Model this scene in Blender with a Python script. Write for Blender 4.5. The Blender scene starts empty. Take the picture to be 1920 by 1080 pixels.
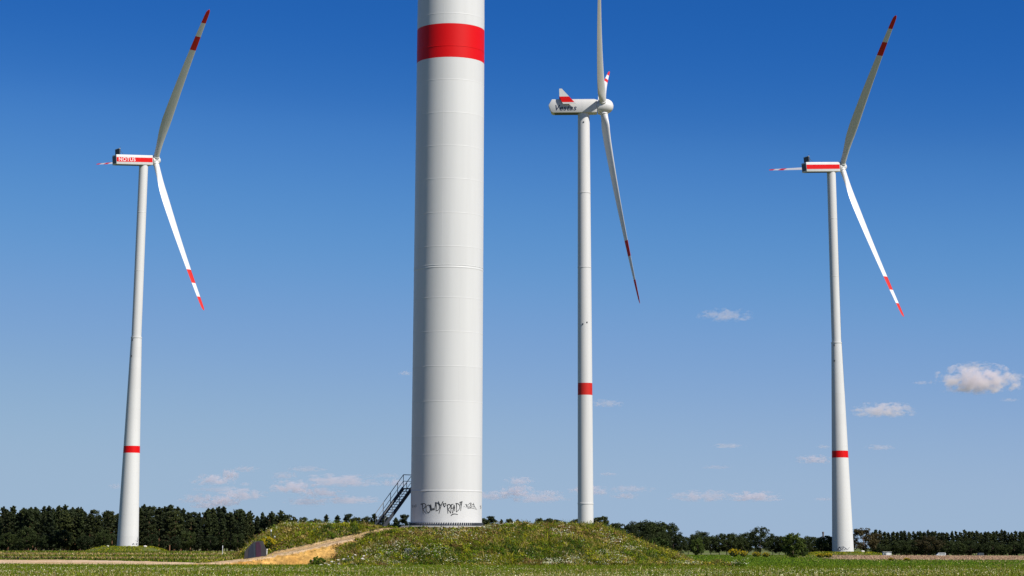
import bpy, bmesh, math, random
import numpy as np
from math import sin, cos, pi, radians, tan, sqrt
from mathutils import Vector, Matrix

# ------------------------------------------------------------------ camera, sky, sun, exposure
sc = bpy.context.scene
FPX, PITCH, CAMH, ROLL = 4028.0, radians(13), 1.5, 0.0029      # focal length in pixels of the 1920 px frame
Y0 = 1025 - FPX * tan(PITCH)
cd = bpy.data.cameras.new('camera'); cam = bpy.data.objects.new('camera', cd); sc.collection.objects.link(cam)
cd.sensor_width = 36; cd.lens = FPX / 1920 * 36; cd.shift_y = -(540 - Y0) / 1920
cd.clip_start = 0.5; cd.clip_end = 120000
cam.matrix_world = Matrix.Translation((0, 0, CAMH)) @ Matrix.Rotation(pi / 2 + PITCH, 4, 'X') @ Matrix.Rotation(ROLL, 4, 'Z')
sc.camera = cam

SUN_AZ, SUN_EL = radians(130), radians(47)                     # azimuth clockwise from +Y
sund = Vector((sin(SUN_AZ) * cos(SUN_EL), cos(SUN_AZ) * cos(SUN_EL), sin(SUN_EL)))
w = bpy.data.worlds.new('World'); sc.world = w; w.use_nodes = True
nt = w.node_tree; bg = nt.nodes['Background']
sky = nt.nodes.new('ShaderNodeTexSky'); sky.sky_type = 'NISHITA'; sky.sun_disc = False
sky.sun_elevation = SUN_EL; sky.sun_rotation = SUN_AZ; sky.altitude = 60
sky.air_density = 0.7; sky.dust_density = 0.0; sky.ozone_density = 6.0
# the photograph's deep polarised blue: one colour curve over the whole sky
pre = nt.nodes.new('ShaderNodeVectorMath'); pre.operation = 'SCALE'; pre.inputs['Scale'].default_value = 0.1
cv = nt.nodes.new('ShaderNodeRGBCurve'); cv.mapping.extend = 'HORIZONTAL'
for ch, pts in enumerate((
        ((.111, .016), (.132, .031), (.148, .055), (.19, .110), (.27, .200), (.422, .300), (.60, .335), (1, .36)),
        ((.218, .120), (.257, .162), (.286, .212), (.356, .294), (.474, .366), (.644, .446), (.78, .468), (1, .48)),
        ((.447, .445), (.507, .505), (.55, .560), (.639, .615), (.75, .640), (.82, .635), (1, .635)))):
    c = cv.mapping.curves[ch]
    c.points[0].location = (0, 0); c.points[1].location = pts[-1]
    for p in pts[:-1]: c.points.new(*p)
cv.mapping.update()
post = nt.nodes.new('ShaderNodeVectorMath'); post.operation = 'SCALE'; post.inputs['Scale'].default_value = 10.0 / 2 ** 0.45
nt.links.new(sky.outputs[0], pre.inputs[0]); nt.links.new(pre.outputs[0], cv.inputs['Color']); nt.links.new(cv.outputs[0], post.inputs[0]); nt.links.new(post.outputs[0], bg.inputs[0])
bg.inputs[1].default_value = 0.1
sl = bpy.data.lights.new('sun', 'SUN'); sl.energy = 5.0; sl.angle = radians(0.53); sl.color = (1.0, 0.955, 0.88)
so = bpy.data.objects.new('sun', sl); sc.collection.objects.link(so); so.rotation_euler = sund.to_track_quat('Z', 'Y').to_euler()
sc.view_settings.view_transform = 'Standard'; sc.view_settings.look = 'None'
sc.view_settings.exposure = 0.45; sc.view_settings.gamma = 1.0; sc.view_settings.use_curve_mapping = False
sc.render.engine = 'CYCLES'
sc.cycles.use_denoising = True
sc.cycles.max_bounces = 10; sc.cycles.volume_bounces = 8; sc.cycles.transparent_max_bounces = 16

rng = np.random.default_rng(7); random.seed(7)
COL = sc.collection

# ------------------------------------------------------------------ helpers
def at(px, py, d):
    """world point at depth y = d seen at pixel (px, py) of the 1920 x 1080 photograph"""
    u2, v2 = px - 960, Y0 - py
    u = u2 * cos(ROLL) - v2 * sin(ROLL); v = u2 * sin(ROLL) + v2 * cos(ROLL)
    s = d / (FPX * cos(PITCH) - v * sin(PITCH))
    return Vector((u * s, d, CAMH + (FPX * sin(PITCH) + v * cos(PITCH)) * s))

def sstep(a, b, x):
    t = np.clip((x - a) / (b - a), 0, 1); return t * t * (3 - 2 * t)

def tag(o, label=None, cat=None, group=None, kind=None):
    if label: o['label'] = label
    if cat: o['category'] = cat
    if group: o['group'] = group
    if kind: o['kind'] = kind
    return o

def empty(name, loc, label, cat, group=None):
    o = bpy.data.objects.new(name, None); COL.objects.link(o); o.location = loc
    o.empty_display_size = 0.5
    return tag(o, label, cat, group)

def link(name, me, parent=None):
    o = bpy.data.objects.new(name, me); COL.objects.link(o)
    if parent is not None: o.parent = parent
    return o

class MB:
    """collects shapes; build() links them as one mesh object"""
    def __init__(s): s.v = []; s.f = []; s.m = []
    def add(s, vs, fs, mi=0):
        b = len(s.v); s.v += [tuple(p) for p in vs]
        for f in fs: s.f.append(tuple(b + i for i in f)); s.m.append(mi)
        return s
    def box(s, c, size, ax=None, mi=0):
        ax = ax or (Vector((1, 0, 0)), Vector((0, 1, 0)), Vector((0, 0, 1)))
        c = Vector(c); vs = []
        for k in (-.5, .5):
            for j in (-.5, .5):
                for i in (-.5, .5): vs.append(c + ax[0] * (i * size[0]) + ax[1] * (j * size[1]) + ax[2] * (k * size[2]))
        return s.add(vs, [(0, 2, 3, 1), (4, 5, 7, 6), (0, 1, 5, 4), (2, 6, 7, 3), (0, 4, 6, 2), (1, 3, 7, 5)], mi)
    def bar(s, a, b, wd, ht, up=(0, 0, 1)):
        a, b = Vector(a), Vector(b); x = (b - a); L = x.length; x = x / L
        y = Vector(up).cross(x).normalized(); z = x.cross(y)
        return s.box((a + b) / 2, (L, wd, ht), (x, y, z))
    def tube(s, pts, rads, n=8, cap=True):
        pts = [Vector(p) for p in pts]; rings = []; prev = None
        for i, p in enumerate(pts):
            t = (pts[min(i + 1, len(pts) - 1)] - pts[max(i - 1, 0)]).normalized()
            ref = prev if prev is not None else (Vector((1, 0, 0)) if abs(t.x) < .8 else Vector((0, 1, 0)))
            xx = (ref - t * ref.dot(t)).normalized(); prev = xx; yy = t.cross(xx)
            r = rads[i] if hasattr(rads, '__len__') else rads
            rings.append([p + xx * (r * cos(2 * pi * k / n)) + yy * (r * sin(2 * pi * k / n)) for k in range(n)])
        return s.loft(rings, cap)
    def loft(s, rings, cap=True, mi=0):
        n = len(rings[0]); vs = [p for r in rings for p in r]; fs = []
        for i in range(len(rings) - 1):
            for k in range(n):
                fs.append((i * n + k, i * n + (k + 1) % n, (i + 1) * n + (k + 1) % n, (i + 1) * n + k))
        if cap: fs += [tuple(reversed(range(n))), tuple((len(rings) - 1) * n + k for k in range(n))]
        return s.add(vs, fs, mi)
    def lathe(s, prof, n=64, c=(0, 0), cap=False):
        """prof: list of (radius, z) from bottom to top"""
        return s.loft([[(c[0] + r * cos(2 * pi * k / n), c[1] + r * sin(2 * pi * k / n), z) for k in range(n)] for r, z in prof], cap)
    def mesh(s, name, mat, smooth=None):
        me = bpy.data.meshes.new(name); me.from_pydata(s.v, [], s.f)
        for m in (mat if isinstance(mat, (list, tuple)) else [mat]): me.materials.append(m)
        if len(set(s.m)) > 1: me.polygons.foreach_set('material_index', s.m)
        me.update()
        if smooth is not None:
            me.polygons.foreach_set('use_smooth', [True] * len(me.polygons))
            me.set_sharp_from_angle(angle=radians(smooth))
        return me
    def build(s, name, mat, parent=None, smooth=None):
        return link(name, s.mesh(name, mat, smooth), parent)

def bevel(o, width, seg=2):
    bm = bmesh.new(); bm.from_mesh(o.data)
    bmesh.ops.remove_doubles(bm, verts=bm.verts, dist=1e-5)
    es = [e for e in bm.edges if len(e.link_faces) == 2 and e.calc_face_angle(0) > radians(20)]
    bmesh.ops.bevel(bm, geom=es, offset=width, segments=seg, profile=0.5, affect='EDGES', clamp_overlap=True)
    bm.to_mesh(o.data); bm.free()
    o.data.polygons.foreach_set('use_smooth', [True] * len(o.data.polygons)); o.data.set_sharp_from_angle(angle=radians(35))
    return o

# ------------------------------------------------------------------ materials
def new_mat(name):
    m = bpy.data.materials.new(name); m.use_nodes = True
    return m, m.node_tree, m.node_tree.nodes['Principled BSDF']

def paint(name, col, rough=0.4, var=0.06, scale=0.6, spec=0.5, streak=False):
    m, t, b = new_mat(name)
    tc = t.nodes.new('ShaderNodeTexCoord'); mp = t.nodes.new('ShaderNodeMapping'); mp.inputs['Scale'].default_value = (1, 1, 0.06 if streak else 1)
    nz = t.nodes.new('ShaderNodeTexNoise'); nz.inputs['Scale'].default_value = scale; nz.inputs['Detail'].default_value = 6
    mr = t.nodes.new('ShaderNodeMapRange'); mr.inputs['From Min'].default_value = .3; mr.inputs['From Max'].default_value = .7
    mr.inputs['To Min'].default_value = 1 - var; mr.inputs['To Max'].default_value = 1
    mx = t.nodes.new('ShaderNodeMix'); mx.data_type = 'RGBA'; mx.blend_type = 'MULTIPLY'; mx.inputs['Factor'].default_value = 1
    mx.inputs['A'].default_value = (*col, 1)
    t.links.new(tc.outputs['Object'], mp.inputs[0]); t.links.new(mp.outputs[0], nz.inputs['Vector']); t.links.new(nz.outputs['Fac'], mr.inputs[0])
    oi = t.nodes.new('ShaderNodeObjectInfo'); m2 = t.nodes.new('ShaderNodeMath'); m2.operation = 'MULTIPLY_ADD'; m2.inputs[1].default_value = .035; m2.inputs[2].default_value = .965
    m3 = t.nodes.new('ShaderNodeMath'); m3.operation = 'MULTIPLY'; t.links.new(oi.outputs['Random'], m2.inputs[0]); t.links.new(m2.outputs[0], m3.inputs[0]); t.links.new(mr.outputs[0], m3.inputs[1])
    t.links.new(m3.outputs[0], mx.inputs['B']); t.links.new(mx.outputs['Result'], b.inputs['Base Color'])
    b.inputs['Roughness'].default_value = rough; b.inputs['Specular IOR Level'].default_value = spec
    return m

def foliage(name, dark, light, scale=1.2, transl=0.25):
    """leaf material: base colour varies from clump to clump and from plant to plant"""
    m, t, b = new_mat(name)
    tc = t.nodes.new('ShaderNodeTexCoord'); nz = t.nodes.new('ShaderNodeTexNoise'); nz.inputs['Scale'].default_value = scale; nz.inputs['Detail'].default_value = 3
    oi = t.nodes.new('ShaderNodeObjectInfo'); ad = t.nodes.new('ShaderNodeMath'); ad.operation = 'MULTIPLY_ADD'; ad.inputs[1].default_value = 0.5; 
    mr = t.nodes.new('ShaderNodeMapRange'); mr.inputs['From Min'].default_value = .4; mr.inputs['From Max'].default_value = 1.1
    mx = t.nodes.new('ShaderNodeMix'); mx.data_type = 'RGBA'; mx.inputs['A'].default_value = (*dark, 1); mx.inputs['B'].default_value = (*light, 1)
    t.links.new(tc.outputs['Object'], nz.inputs['Vector']); t.links.new(oi.outputs['Random'], ad.inputs[0]); t.links.new(nz.outputs['Fac'], ad.inputs[2])
    t.links.new(ad.outputs[0], mr.inputs[0]); t.links.new(mr.outputs[0], mx.inputs['Factor'])
    t.links.new(mx.outputs['Result'], b.inputs['Base Color']); b.inputs['Roughness'].default_value = 0.7; b.inputs['Specular IOR Level'].default_value = 0.2
    tr = t.nodes.new('ShaderNodeBsdfTranslucent'); ms = t.nodes.new('ShaderNodeMixShader'); ms.inputs[0].default_value = transl
    t.links.new(mx.outputs['Result'], tr.inputs[0]); t.links.new(b.outputs[0], ms.inputs[1]); t.links.new(tr.outputs[0], ms.inputs[2])
    t.links.new(ms.outputs[0], t.nodes['Material Output'].inputs[0])
    return m

def attr_mat(name, rough=0.8, transl=0.0, noise=0.0, nscale=8, bump=0.0):
    """colour comes from the mesh attribute 'Col' (the colour of each stalk, stone or patch of earth)"""
    m, t, b = new_mat(name)
    a = t.nodes.new('ShaderNodeAttribute'); a.attribute_name = 'Col'; out = a.outputs['Color']
    if noise:
        tc = t.nodes.new('ShaderNodeTexCoord'); nz = t.nodes.new('ShaderNodeTexNoise'); nz.inputs['Scale'].default_value = nscale; nz.inputs['Detail'].default_value = 8
        nz.inputs['Roughness'].default_value = .7
        mr = t.nodes.new('ShaderNodeMapRange'); mr.inputs['From Min'].default_value = .3; mr.inputs['From Max'].default_value = .7
        mr.inputs['To Min'].default_value = 1 - noise; mr.inputs['To Max'].default_value = 1 + noise
        mx = t.nodes.new('ShaderNodeMix'); mx.data_type = 'RGBA'; mx.blend_type = 'MULTIPLY'; mx.inputs['Factor'].default_value = 1
        t.links.new(tc.outputs['Object'], nz.inputs['Vector']); t.links.new(nz.outputs['Fac'], mr.inputs[0]); t.links.new(out, mx.inputs['A']); t.links.new(mr.outputs[0], mx.inputs['B'])
        out = mx.outputs['Result']
        if bump:
            bp = t.nodes.new('ShaderNodeBump'); bp.inputs['Strength'].default_value = bump; bp.inputs['Distance'].default_value = .1
            t.links.new(nz.outputs['Fac'], bp.inputs['Height']); t.links.new(bp.outputs[0], b.inputs['Normal'])
    t.links.new(out, b.inputs['Base Color']); b.inputs['Roughness'].default_value = rough; b.inputs['Specular IOR Level'].default_value = 0.05
    if transl:
        tr = t.nodes.new('ShaderNodeBsdfTranslucent'); ms = t.nodes.new('ShaderNodeMixShader'); ms.inputs[0].default_value = transl
        t.links.new(out, tr.inputs[0]); t.links.new(b.outputs[0], ms.inputs[1]); t.links.new(tr.outputs[0], ms.inputs[2])
        t.links.new(ms.outputs[0], t.nodes['Material Output'].inputs[0])
    return m

M = dict(
    white=paint('white_paint', (.575, .57, .555), .45, .075, 1.1, streak=True),
    blade=paint('blade_white', (.59, .585, .57), .4, .05, .3),
    concrete_white=paint('painted_concrete', (.58, .575, .56), .6, .09, .4, streak=True),
    red=paint('signal_red', (.60, .001, .0015), .5, .05, .5, .22),
    orange_red=paint('marking_red', (.50, .018, .012), .5, .06, .3, .25),
    dark=paint('dark_steel', (.035, .04, .05), .5, .2, 3),
    galv=paint('galvanised_steel', (.055, .065, .08), .5, .2, 4),  # darkened so the colour carries the backlit tone of the stair rails
    black=paint('black_paint', (.012, .012, .014), .6, .1, 3),
    navy=paint('navy_letter', (.012, .02, .05), .5, .05, 2),
    concrete=paint('raw_concrete', (.42, .41, .38), .9, .25, 2),
    bark=paint('bark', (.13, .085, .06), .9, .4, 3),
    pinebark=paint('pine_bark', (.25, .12, .06), .9, .4, 2),
    glass=paint('dark_glass', (.02, .025, .03), .1, .0, 1),
    tyre=paint('tyre', (.02, .02, .02), .9, .0, 1),
    brick=paint('chimney_brick', (.10, .07, .06), .9, .3, 1),
    van=paint('van_white', (.70, .70, .70), .3, .03, 1),
    stone=paint('pale_stone', (.62, .58, .52), .9, .2, 3),
    pine=foliage('pine_needles', (0.0078, 0.0140, 0.0047), (0.0390, 0.0530, 0.0140), .35, .12),
    pine2=foliage('pine_needles_olive', (0.0094, 0.0156, 0.0047), (0.0484, 0.0585, 0.0140), .35, .12),
    leaf=foliage('oak_leaves', (0.0094, 0.0172, 0.0047), (0.0429, 0.0585, 0.0125), .4, .2),
    leaf_red=foliage('rusty_leaves', (0.0172, 0.0156, 0.0055), (0.0624, 0.0484, 0.0156), .4, .2),
    shrub=foliage('shrub_leaves', (0.0240, 0.0440, 0.0080), (0.0800, 0.1120, 0.0176), 1.2, .3),
    weed=foliage('weed_leaves', (0.0720, 0.1280, 0.0096), (0.1600, 0.2160, 0.0200), 2, .35),
    yellow=foliage('yellow_flowers', (0.3360, 0.2640, 0.0080), (0.5600, 0.4400, 0.0160), 2, .3),
    silver=foliage('silver_leaves', (0.1600, 0.1920, 0.1600), (0.2880, 0.3200, 0.2880), 2, .2),
    grass=attr_mat('grass_blades', .7, .3),
    ground=attr_mat('earth', .95, 0, .35, 1.2, .4),
    sand=attr_mat('sand', .95, 0, .42, 2.6, .9),
)

# ------------------------------------------------------------------ terrain
TX, TY, TR = -5.42, 185.0, 3.0           # the near tower
MC = (-4.5, 187.0)                        # middle of its mound
RA, RB = (-23.6, 175.2), (-9.2, 182.6)    # the sandy ramp, bottom and top
RZ0, RZ1 = 0.25, 3.05

def base_z(x, y):
    x = np.asarray(x, float); y = np.asarray(y, float); d = np.maximum(y, 1.0)
    right = sstep(-.02, .08, x / d)
    z = -right * np.maximum(0, d - 424) * .0034 - (1 - right) * np.maximum(0, d - 450) * .0024
    z = np.where(d > 2200, -right * 6 - (1 - right) * 4.2, z)
    z = z + .05 * np.sin(x * .13 + 1) * np.sin(y * .09) * sstep(40, 90, d)
    return z

def mound_parts(x, y):
    """height of the mound above z = 0 and how sandy it is"""
    x = np.asarray(x, float); y = np.asarray(y, float)
    dx, dy = x - MC[0], y - MC[1]; r = np.hypot(dx, dy) + 1e-6; c, s = dx / r, dy / r
    def se(ap, am, bp, bm, n=2.6):
        a = np.where(c > 0, ap, am); b = np.where(s > 0, bp, bm)
        return 1 / ((np.abs(c) / a) ** n + (np.abs(s) / b) ** n) ** (1 / n)
    Rp = se(12.4, 15.0, 9, 5.9); Rt = se(20, 19.8, 20, 15.2)
    wob = .5 * np.sin(x * .55 + y * .2) + .35 * np.sin(x * 1.3 - y * .5 + 2)
    t = np.clip((r - Rp) / (Rt + wob - Rp), 0, 1)
    H = 3.08 * (1 - (t * .82 + .18 * t * t * (3 - 2 * t)))
    H = H + .09 * np.sin(x * .9 + 1) * np.sin(y * .8) * np.clip(r - 4.5, 0, 1)
    ux, uy = RB[0] - RA[0], RB[1] - RA[1]; L = np.hypot(ux, uy); ux, uy = ux / L, uy / L
    al = (x - RA[0]) * ux + (y - RA[1]) * uy
    ac = (x - RA[0]) * (-uy) + (y - RA[1]) * ux          # + is behind the ramp
    q = np.clip(al / L, 0, 1); zr = RZ0 + (RZ1 - RZ0) * (q - .16 * np.sin(q * pi) * (1 - q))
    hw = 1.45 + .15 * np.sin(al * 1.3) + .08 * np.sin(al * 3.7)
    rut = -.05 * np.exp(-((np.abs(ac) - .8) / .3) ** 2)
    fade = sstep(L + 2.5, L - .5, al) * sstep(-6, 0, al)
    # in front of the ramp: sand bank, with the planted mound rising again further right
    front = np.clip(-ac - hw, 0, None); back = np.clip(ac - hw, 0, None)
    Hf = np.minimum(H * sstep(-16.6, -11.5, x + .35 * np.sin(y * 1.1)), zr - .05)
    bank = zr - .62 * front + .05 * np.sin(x * 3.1) * np.clip(front, 0, 1)
    zf = np.maximum(bank, Hf); zb = np.minimum(H, zr + .62 * back)
    zz = np.where(ac < -hw, zf, np.where(ac > hw, zb, zr + rut))
    inr = (al > -6) & (al < L + 2.5)
    z = np.where(inr, zz * fade + np.where(ac < -hw, np.minimum(H, np.maximum(zf, H * sstep(-16, -11, x))), H) * (1 - fade), H)
    z = np.where((al < 0) & (ac < hw + 1), np.minimum(z, np.maximum(RZ0 + al * .05, -.3)), z)
    on = (np.abs(ac) < hw + .15) & (al > -5) & (al < L + 1)
    bk = (x - .40 * (y - 172) + .45 * np.sin(y * 2.1 + x) + .25 * np.sin(y * 5.3 - 2 * x) < -15.9) & (ac <= -hw) & (bank >= Hf - .03) & (bank > -.05) & (al > -3) & (al < L - .8)
    sandy = np.where(on, 1.0, np.where(bk, 2.0, 0.0))
    return z, sandy, ac

def near_z(x, y):
    z, s, a = mound_parts(x, y)
    inside = (x > -26) & (x < 18) & (y > 168) & (y < 210)
    return np.where(inside, np.maximum(z, base_z(x, y)), base_z(x, y)), np.where(inside & (z > base_z(x, y) - .02), s, 0)

def set_col(me, cols):
    ca = me.color_attributes.new('Col', 'FLOAT_COLOR', 'POINT')
    c = np.ones((len(cols), 4), np.float32); c[:, :3] = cols
    ca.data.foreach_set('color', c.ravel())

def np_mesh(name, V, Fc, mat, cols=None, smooth=False):
    V = np.asarray(V, np.float32); Fc = np.asarray(Fc, np.int32); k = Fc.shape[1]
    me = bpy.data.meshes.new(name)
    me.vertices.add(len(V)); me.vertices.foreach_set('co', V.ravel())
    me.loops.add(Fc.size); me.loops.foreach_set('vertex_index', Fc.ravel())
    me.polygons.add(len(Fc)); me.polygons.foreach_set('loop_start', np.arange(0, Fc.size, k, dtype=np.int32))
    me.update(calc_edges=True); me.materials.append(mat)
    if smooth: me.polygons.foreach_set('use_smooth', np.ones(len(Fc), bool))
    if cols is not None: set_col(me, cols)
    return me

def fbm(x, y, seed=0, oct=4):
    r = np.random.default_rng(seed); v = np.zeros_like(x, dtype=float); a = 1.0; tot = 0
    for o in range(oct):
        for k in range(3):
            th = r.uniform(0, 2 * pi); ph = r.uniform(0, 6.28); f = 2 ** o * r.uniform(.8, 1.25)
            v += a * np.sin((x * cos(th) + y * sin(th)) * f + ph)
        tot += a * 1.6; a *= .62
    return v / tot

# one ground sheet out to the horizon
rad = np.concatenate([[0.0], np.linspace(20, 100, 9), np.linspace(104, 240, 90), np.linspace(245, 600, 90), np.geomspace(620, 30000, 40)])
NA = 360
ang = np.linspace(0, 2 * pi, NA, endpoint=False)
gx = (rad[:, None] * np.sin(ang)[None]).ravel(); gy = (rad[:, None] * np.cos(ang)[None]).ravel()
gz = base_z(gx, gy)
stripe = fbm(gx * .02, gy * .12, 3)
c_green = np.array([.085, .115, .028]); c_dry = np.array([.30, .21, .12]); c_earth = np.array([.16, .13, .08])
gcol = c_green + (c_earth - c_green) * np.clip(stripe * .8 + .2, 0, 1)[:, None]
stub = sstep(270, 285, gy) * sstep(470, 440, gy) * sstep(.138, .15, gx / np.maximum(gy, 1))
stubc = np.array([.36, .25, .16])
gcol = gcol * (1 - stub[:, None]) + stubc * stub[:, None]
NR = len(rad); I = np.arange(NR - 1)[:, None] * NA + np.arange(NA)[None]; J = np.arange(NR - 1)[:, None] * NA + (np.arange(NA)[None] + 1) % NA
quads = np.stack([I, J, J + NA, I + NA], -1).reshape(-1, 4)[NA:]
ctr = [(NA + (k + 1) % NA, NA + k, 0) for k in range(NA)]
gme = bpy.data.meshes.new('ground')
gme.from_pydata(np.stack([gx, gy, gz], -1).tolist(), [], [tuple(reversed(q)) for q in quads.tolist()] + ctr)
gme.materials.append(M['ground']); set_col(gme, gcol); gme.polygons.foreach_set('use_smooth', [True] * len(gme.polygons))
tag(link('ground', gme), kind='structure')

# the mound of the near tower with its sandy ramp
gxs = np.arange(-27, 19.01, .2); gys = np.arange(168, 210.01, .2)
X, Y = np.meshgrid(gxs, gys); x, y = X.ravel(), Y.ravel()
z, sandy, ac = mound_parts(x, y)
z = z + .03 * fbm(x * 2.2, y * 2.2, 5) - .06 + np.where(sandy == 2, .09 * fbm(x * 3.4, y * 3.0, 15) + .03 * rng.normal(size=len(x)), np.where(sandy == 1, .012 * rng.normal(size=len(x)), 0))
n1 = fbm(x * .9, y * .9, 8)
soil = np.array([.13, .11, .055]) + n1[:, None] * np.array([.03, .02, .01])
ramp_c = np.array([.40, .275, .155]) + n1[:, None] * .05 + np.exp(-(ac[:, None] / .45) ** 2) * np.array([-.10, -.07, -.05])
bank_c = (np.array([.385, .212, .058]) + n1[:, None] * np.array([.05, .045, .02])) * (1 + .16 * rng.normal(size=(len(x), 1))).clip(.55, 1.3)
mcol = np.where(sandy[:, None] == 1, ramp_c, np.where(sandy[:, None] == 2, bank_c, soil))
nx, ny = len(gxs), len(gys)
ii = (np.arange(ny - 1)[:, None] * nx + np.arange(nx - 1)[None]).ravel()
mme = np_mesh('mound', np.stack([x, y, z], -1), np.stack([ii, ii + 1, ii + 1 + nx, ii + nx], -1), M['sand'], mcol, True)
tag(link('mound', mme), kind='structure')

# the dirt track that runs to the ramp from the left
tx = np.arange(-75, -22.4, .5); rows = np.linspace(0, 1, 14)
TXg, RW = np.meshgrid(tx, rows); tf = TXg.ravel(); rw = RW.ravel()
bend = sstep(-40, -22, tf)
ynear = 173.6 + .5 * np.sin(tf * .5) + .3 * np.sin(tf * 1.4); yfar = 189 - 12 * bend + .8 * np.sin(tf * .33)
ty = ynear + (yfar - ynear) * rw
tz = base_z(tf, ty) + .02 + .34 * rw * (1 - .6 * bend) * np.where(rw > .97, .0, 1) + .03 * fbm(tf * 1.3, ty * 1.3, 4)
tz = np.where(rw == 0, -.05, tz); tz = np.where(rw == 1, -.05, tz)
tcol = np.array([.46, .33, .21]) + fbm(tf * .3, ty * .8, 6)[:, None] * .07
nx, ny = len(tx), len(rows); ii = (np.arange(ny - 1)[:, None] * nx + np.arange(nx - 1)[None]).ravel()
tme = np_mesh('dirt_track', np.stack([tf, ty, tz], -1), np.stack([ii, ii + 1, ii + 1 + nx, ii + nx], -1), M['sand'], tcol, True)
tag(link('dirt_track', tme), kind='structure')

# low mounds under the two far turbines
def low_mound(cx, cy, top_z, rp, rt, name='grassy_bank'):
    a = np.linspace(0, 2 * pi, 48, endpoint=False); prof = [(0, 1), (rp * .6, 1), (rp, .98), (rp + (rt - rp) * .35, .7), (rp + (rt - rp) * .7, .3), (rt, -.1)]
    bz = float(base_z(cx, cy)); vs = []
    for r, h in prof[1:]:
        rr = r * (1 + .05 * np.sin(3 * a + cx) + .03 * np.sin(7 * a))
        vs.append(np.stack([cx + rr * np.cos(a), cy + rr * np.sin(a), bz + (top_z - bz) * h + 0 * a], -1))
    V = np.concatenate(vs); n = 48; k = len(vs); F = []
    for i in range(k - 1):
        for j in range(n): F.append((i * n + j, (i + 1) * n + j, (i + 1) * n + (j + 1) % n, i * n + (j + 1) % n))
    me = bpy.data.meshes.new(name); me.from_pydata(V.tolist(), [], F + [tuple(range(n))]); me.materials.append(M['ground'])
    set_col(me, np.tile(np.array([.085, .10, .03]), (len(V), 1)))
    return tag(link(name, me), kind='structure')

# ------------------------------------------------------------------ wind turbines
def frame(yaw, tilt):
    a = Vector((cos(yaw) * cos(tilt), sin(yaw) * cos(tilt), sin(tilt)))   # rotor axis, upwind
    h = Vector((-sin(yaw), cos(yaw), 0)); u = a.cross(h)
    if u.z < 0: u = -u
    return a, h, u

def blade_ring(org, r, c, n, s, R, chord, thick, twist, axial, bend, m=20):
    """one cross-section of a blade at span s (metres)"""
    ca, sa = cos(twist), sin(twist); cc = c * ca + n * sa; nn = n * ca - c * sa
    ctr = org + r * s + axial * bend; rnd = max(0, min(1, 1 - (s - .03 * R) / (.13 * R))); out = []
    for k in range(m):
        t = 2 * pi * k / m; xc = cos(t); yc = sin(t)
        ax = xc * .5 * chord + (1 - rnd) * -.12 * chord
        e = .5 + .5 * xc                                       # 1 at the leading edge
        prof = yc * .5 * thick * (rnd + (1 - rnd) * (1.25 * e ** .55 * (1 if xc < 1 else 0) + .02) * .8)
        out.append(ctr + cc * ax + nn * prof)
    return out

def text_mesh(body, size, shear=0.0, offset=0.0, extrude=.004, spacing=1.0, mat=None):
    cu = bpy.data.curves.new('lettering', 'FONT'); cu.body = body; cu.size = size; cu.shear = shear; cu.offset = offset
    cu.extrude = extrude; cu.space_character = spacing; cu.align_x = 'CENTER'; cu.align_y = 'CENTER'
    o = bpy.data.objects.new('tmp', cu); COL.objects.link(o); bpy.context.view_layer.update()
    me = bpy.data.meshes.new_from_object(o.evaluated_get(bpy.context.evaluated_depsgraph_get()))
    bpy.data.objects.remove(o); bpy.data.curves.remove(cu); me.materials.clear(); me.materials.append(mat)
    return me

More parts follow.
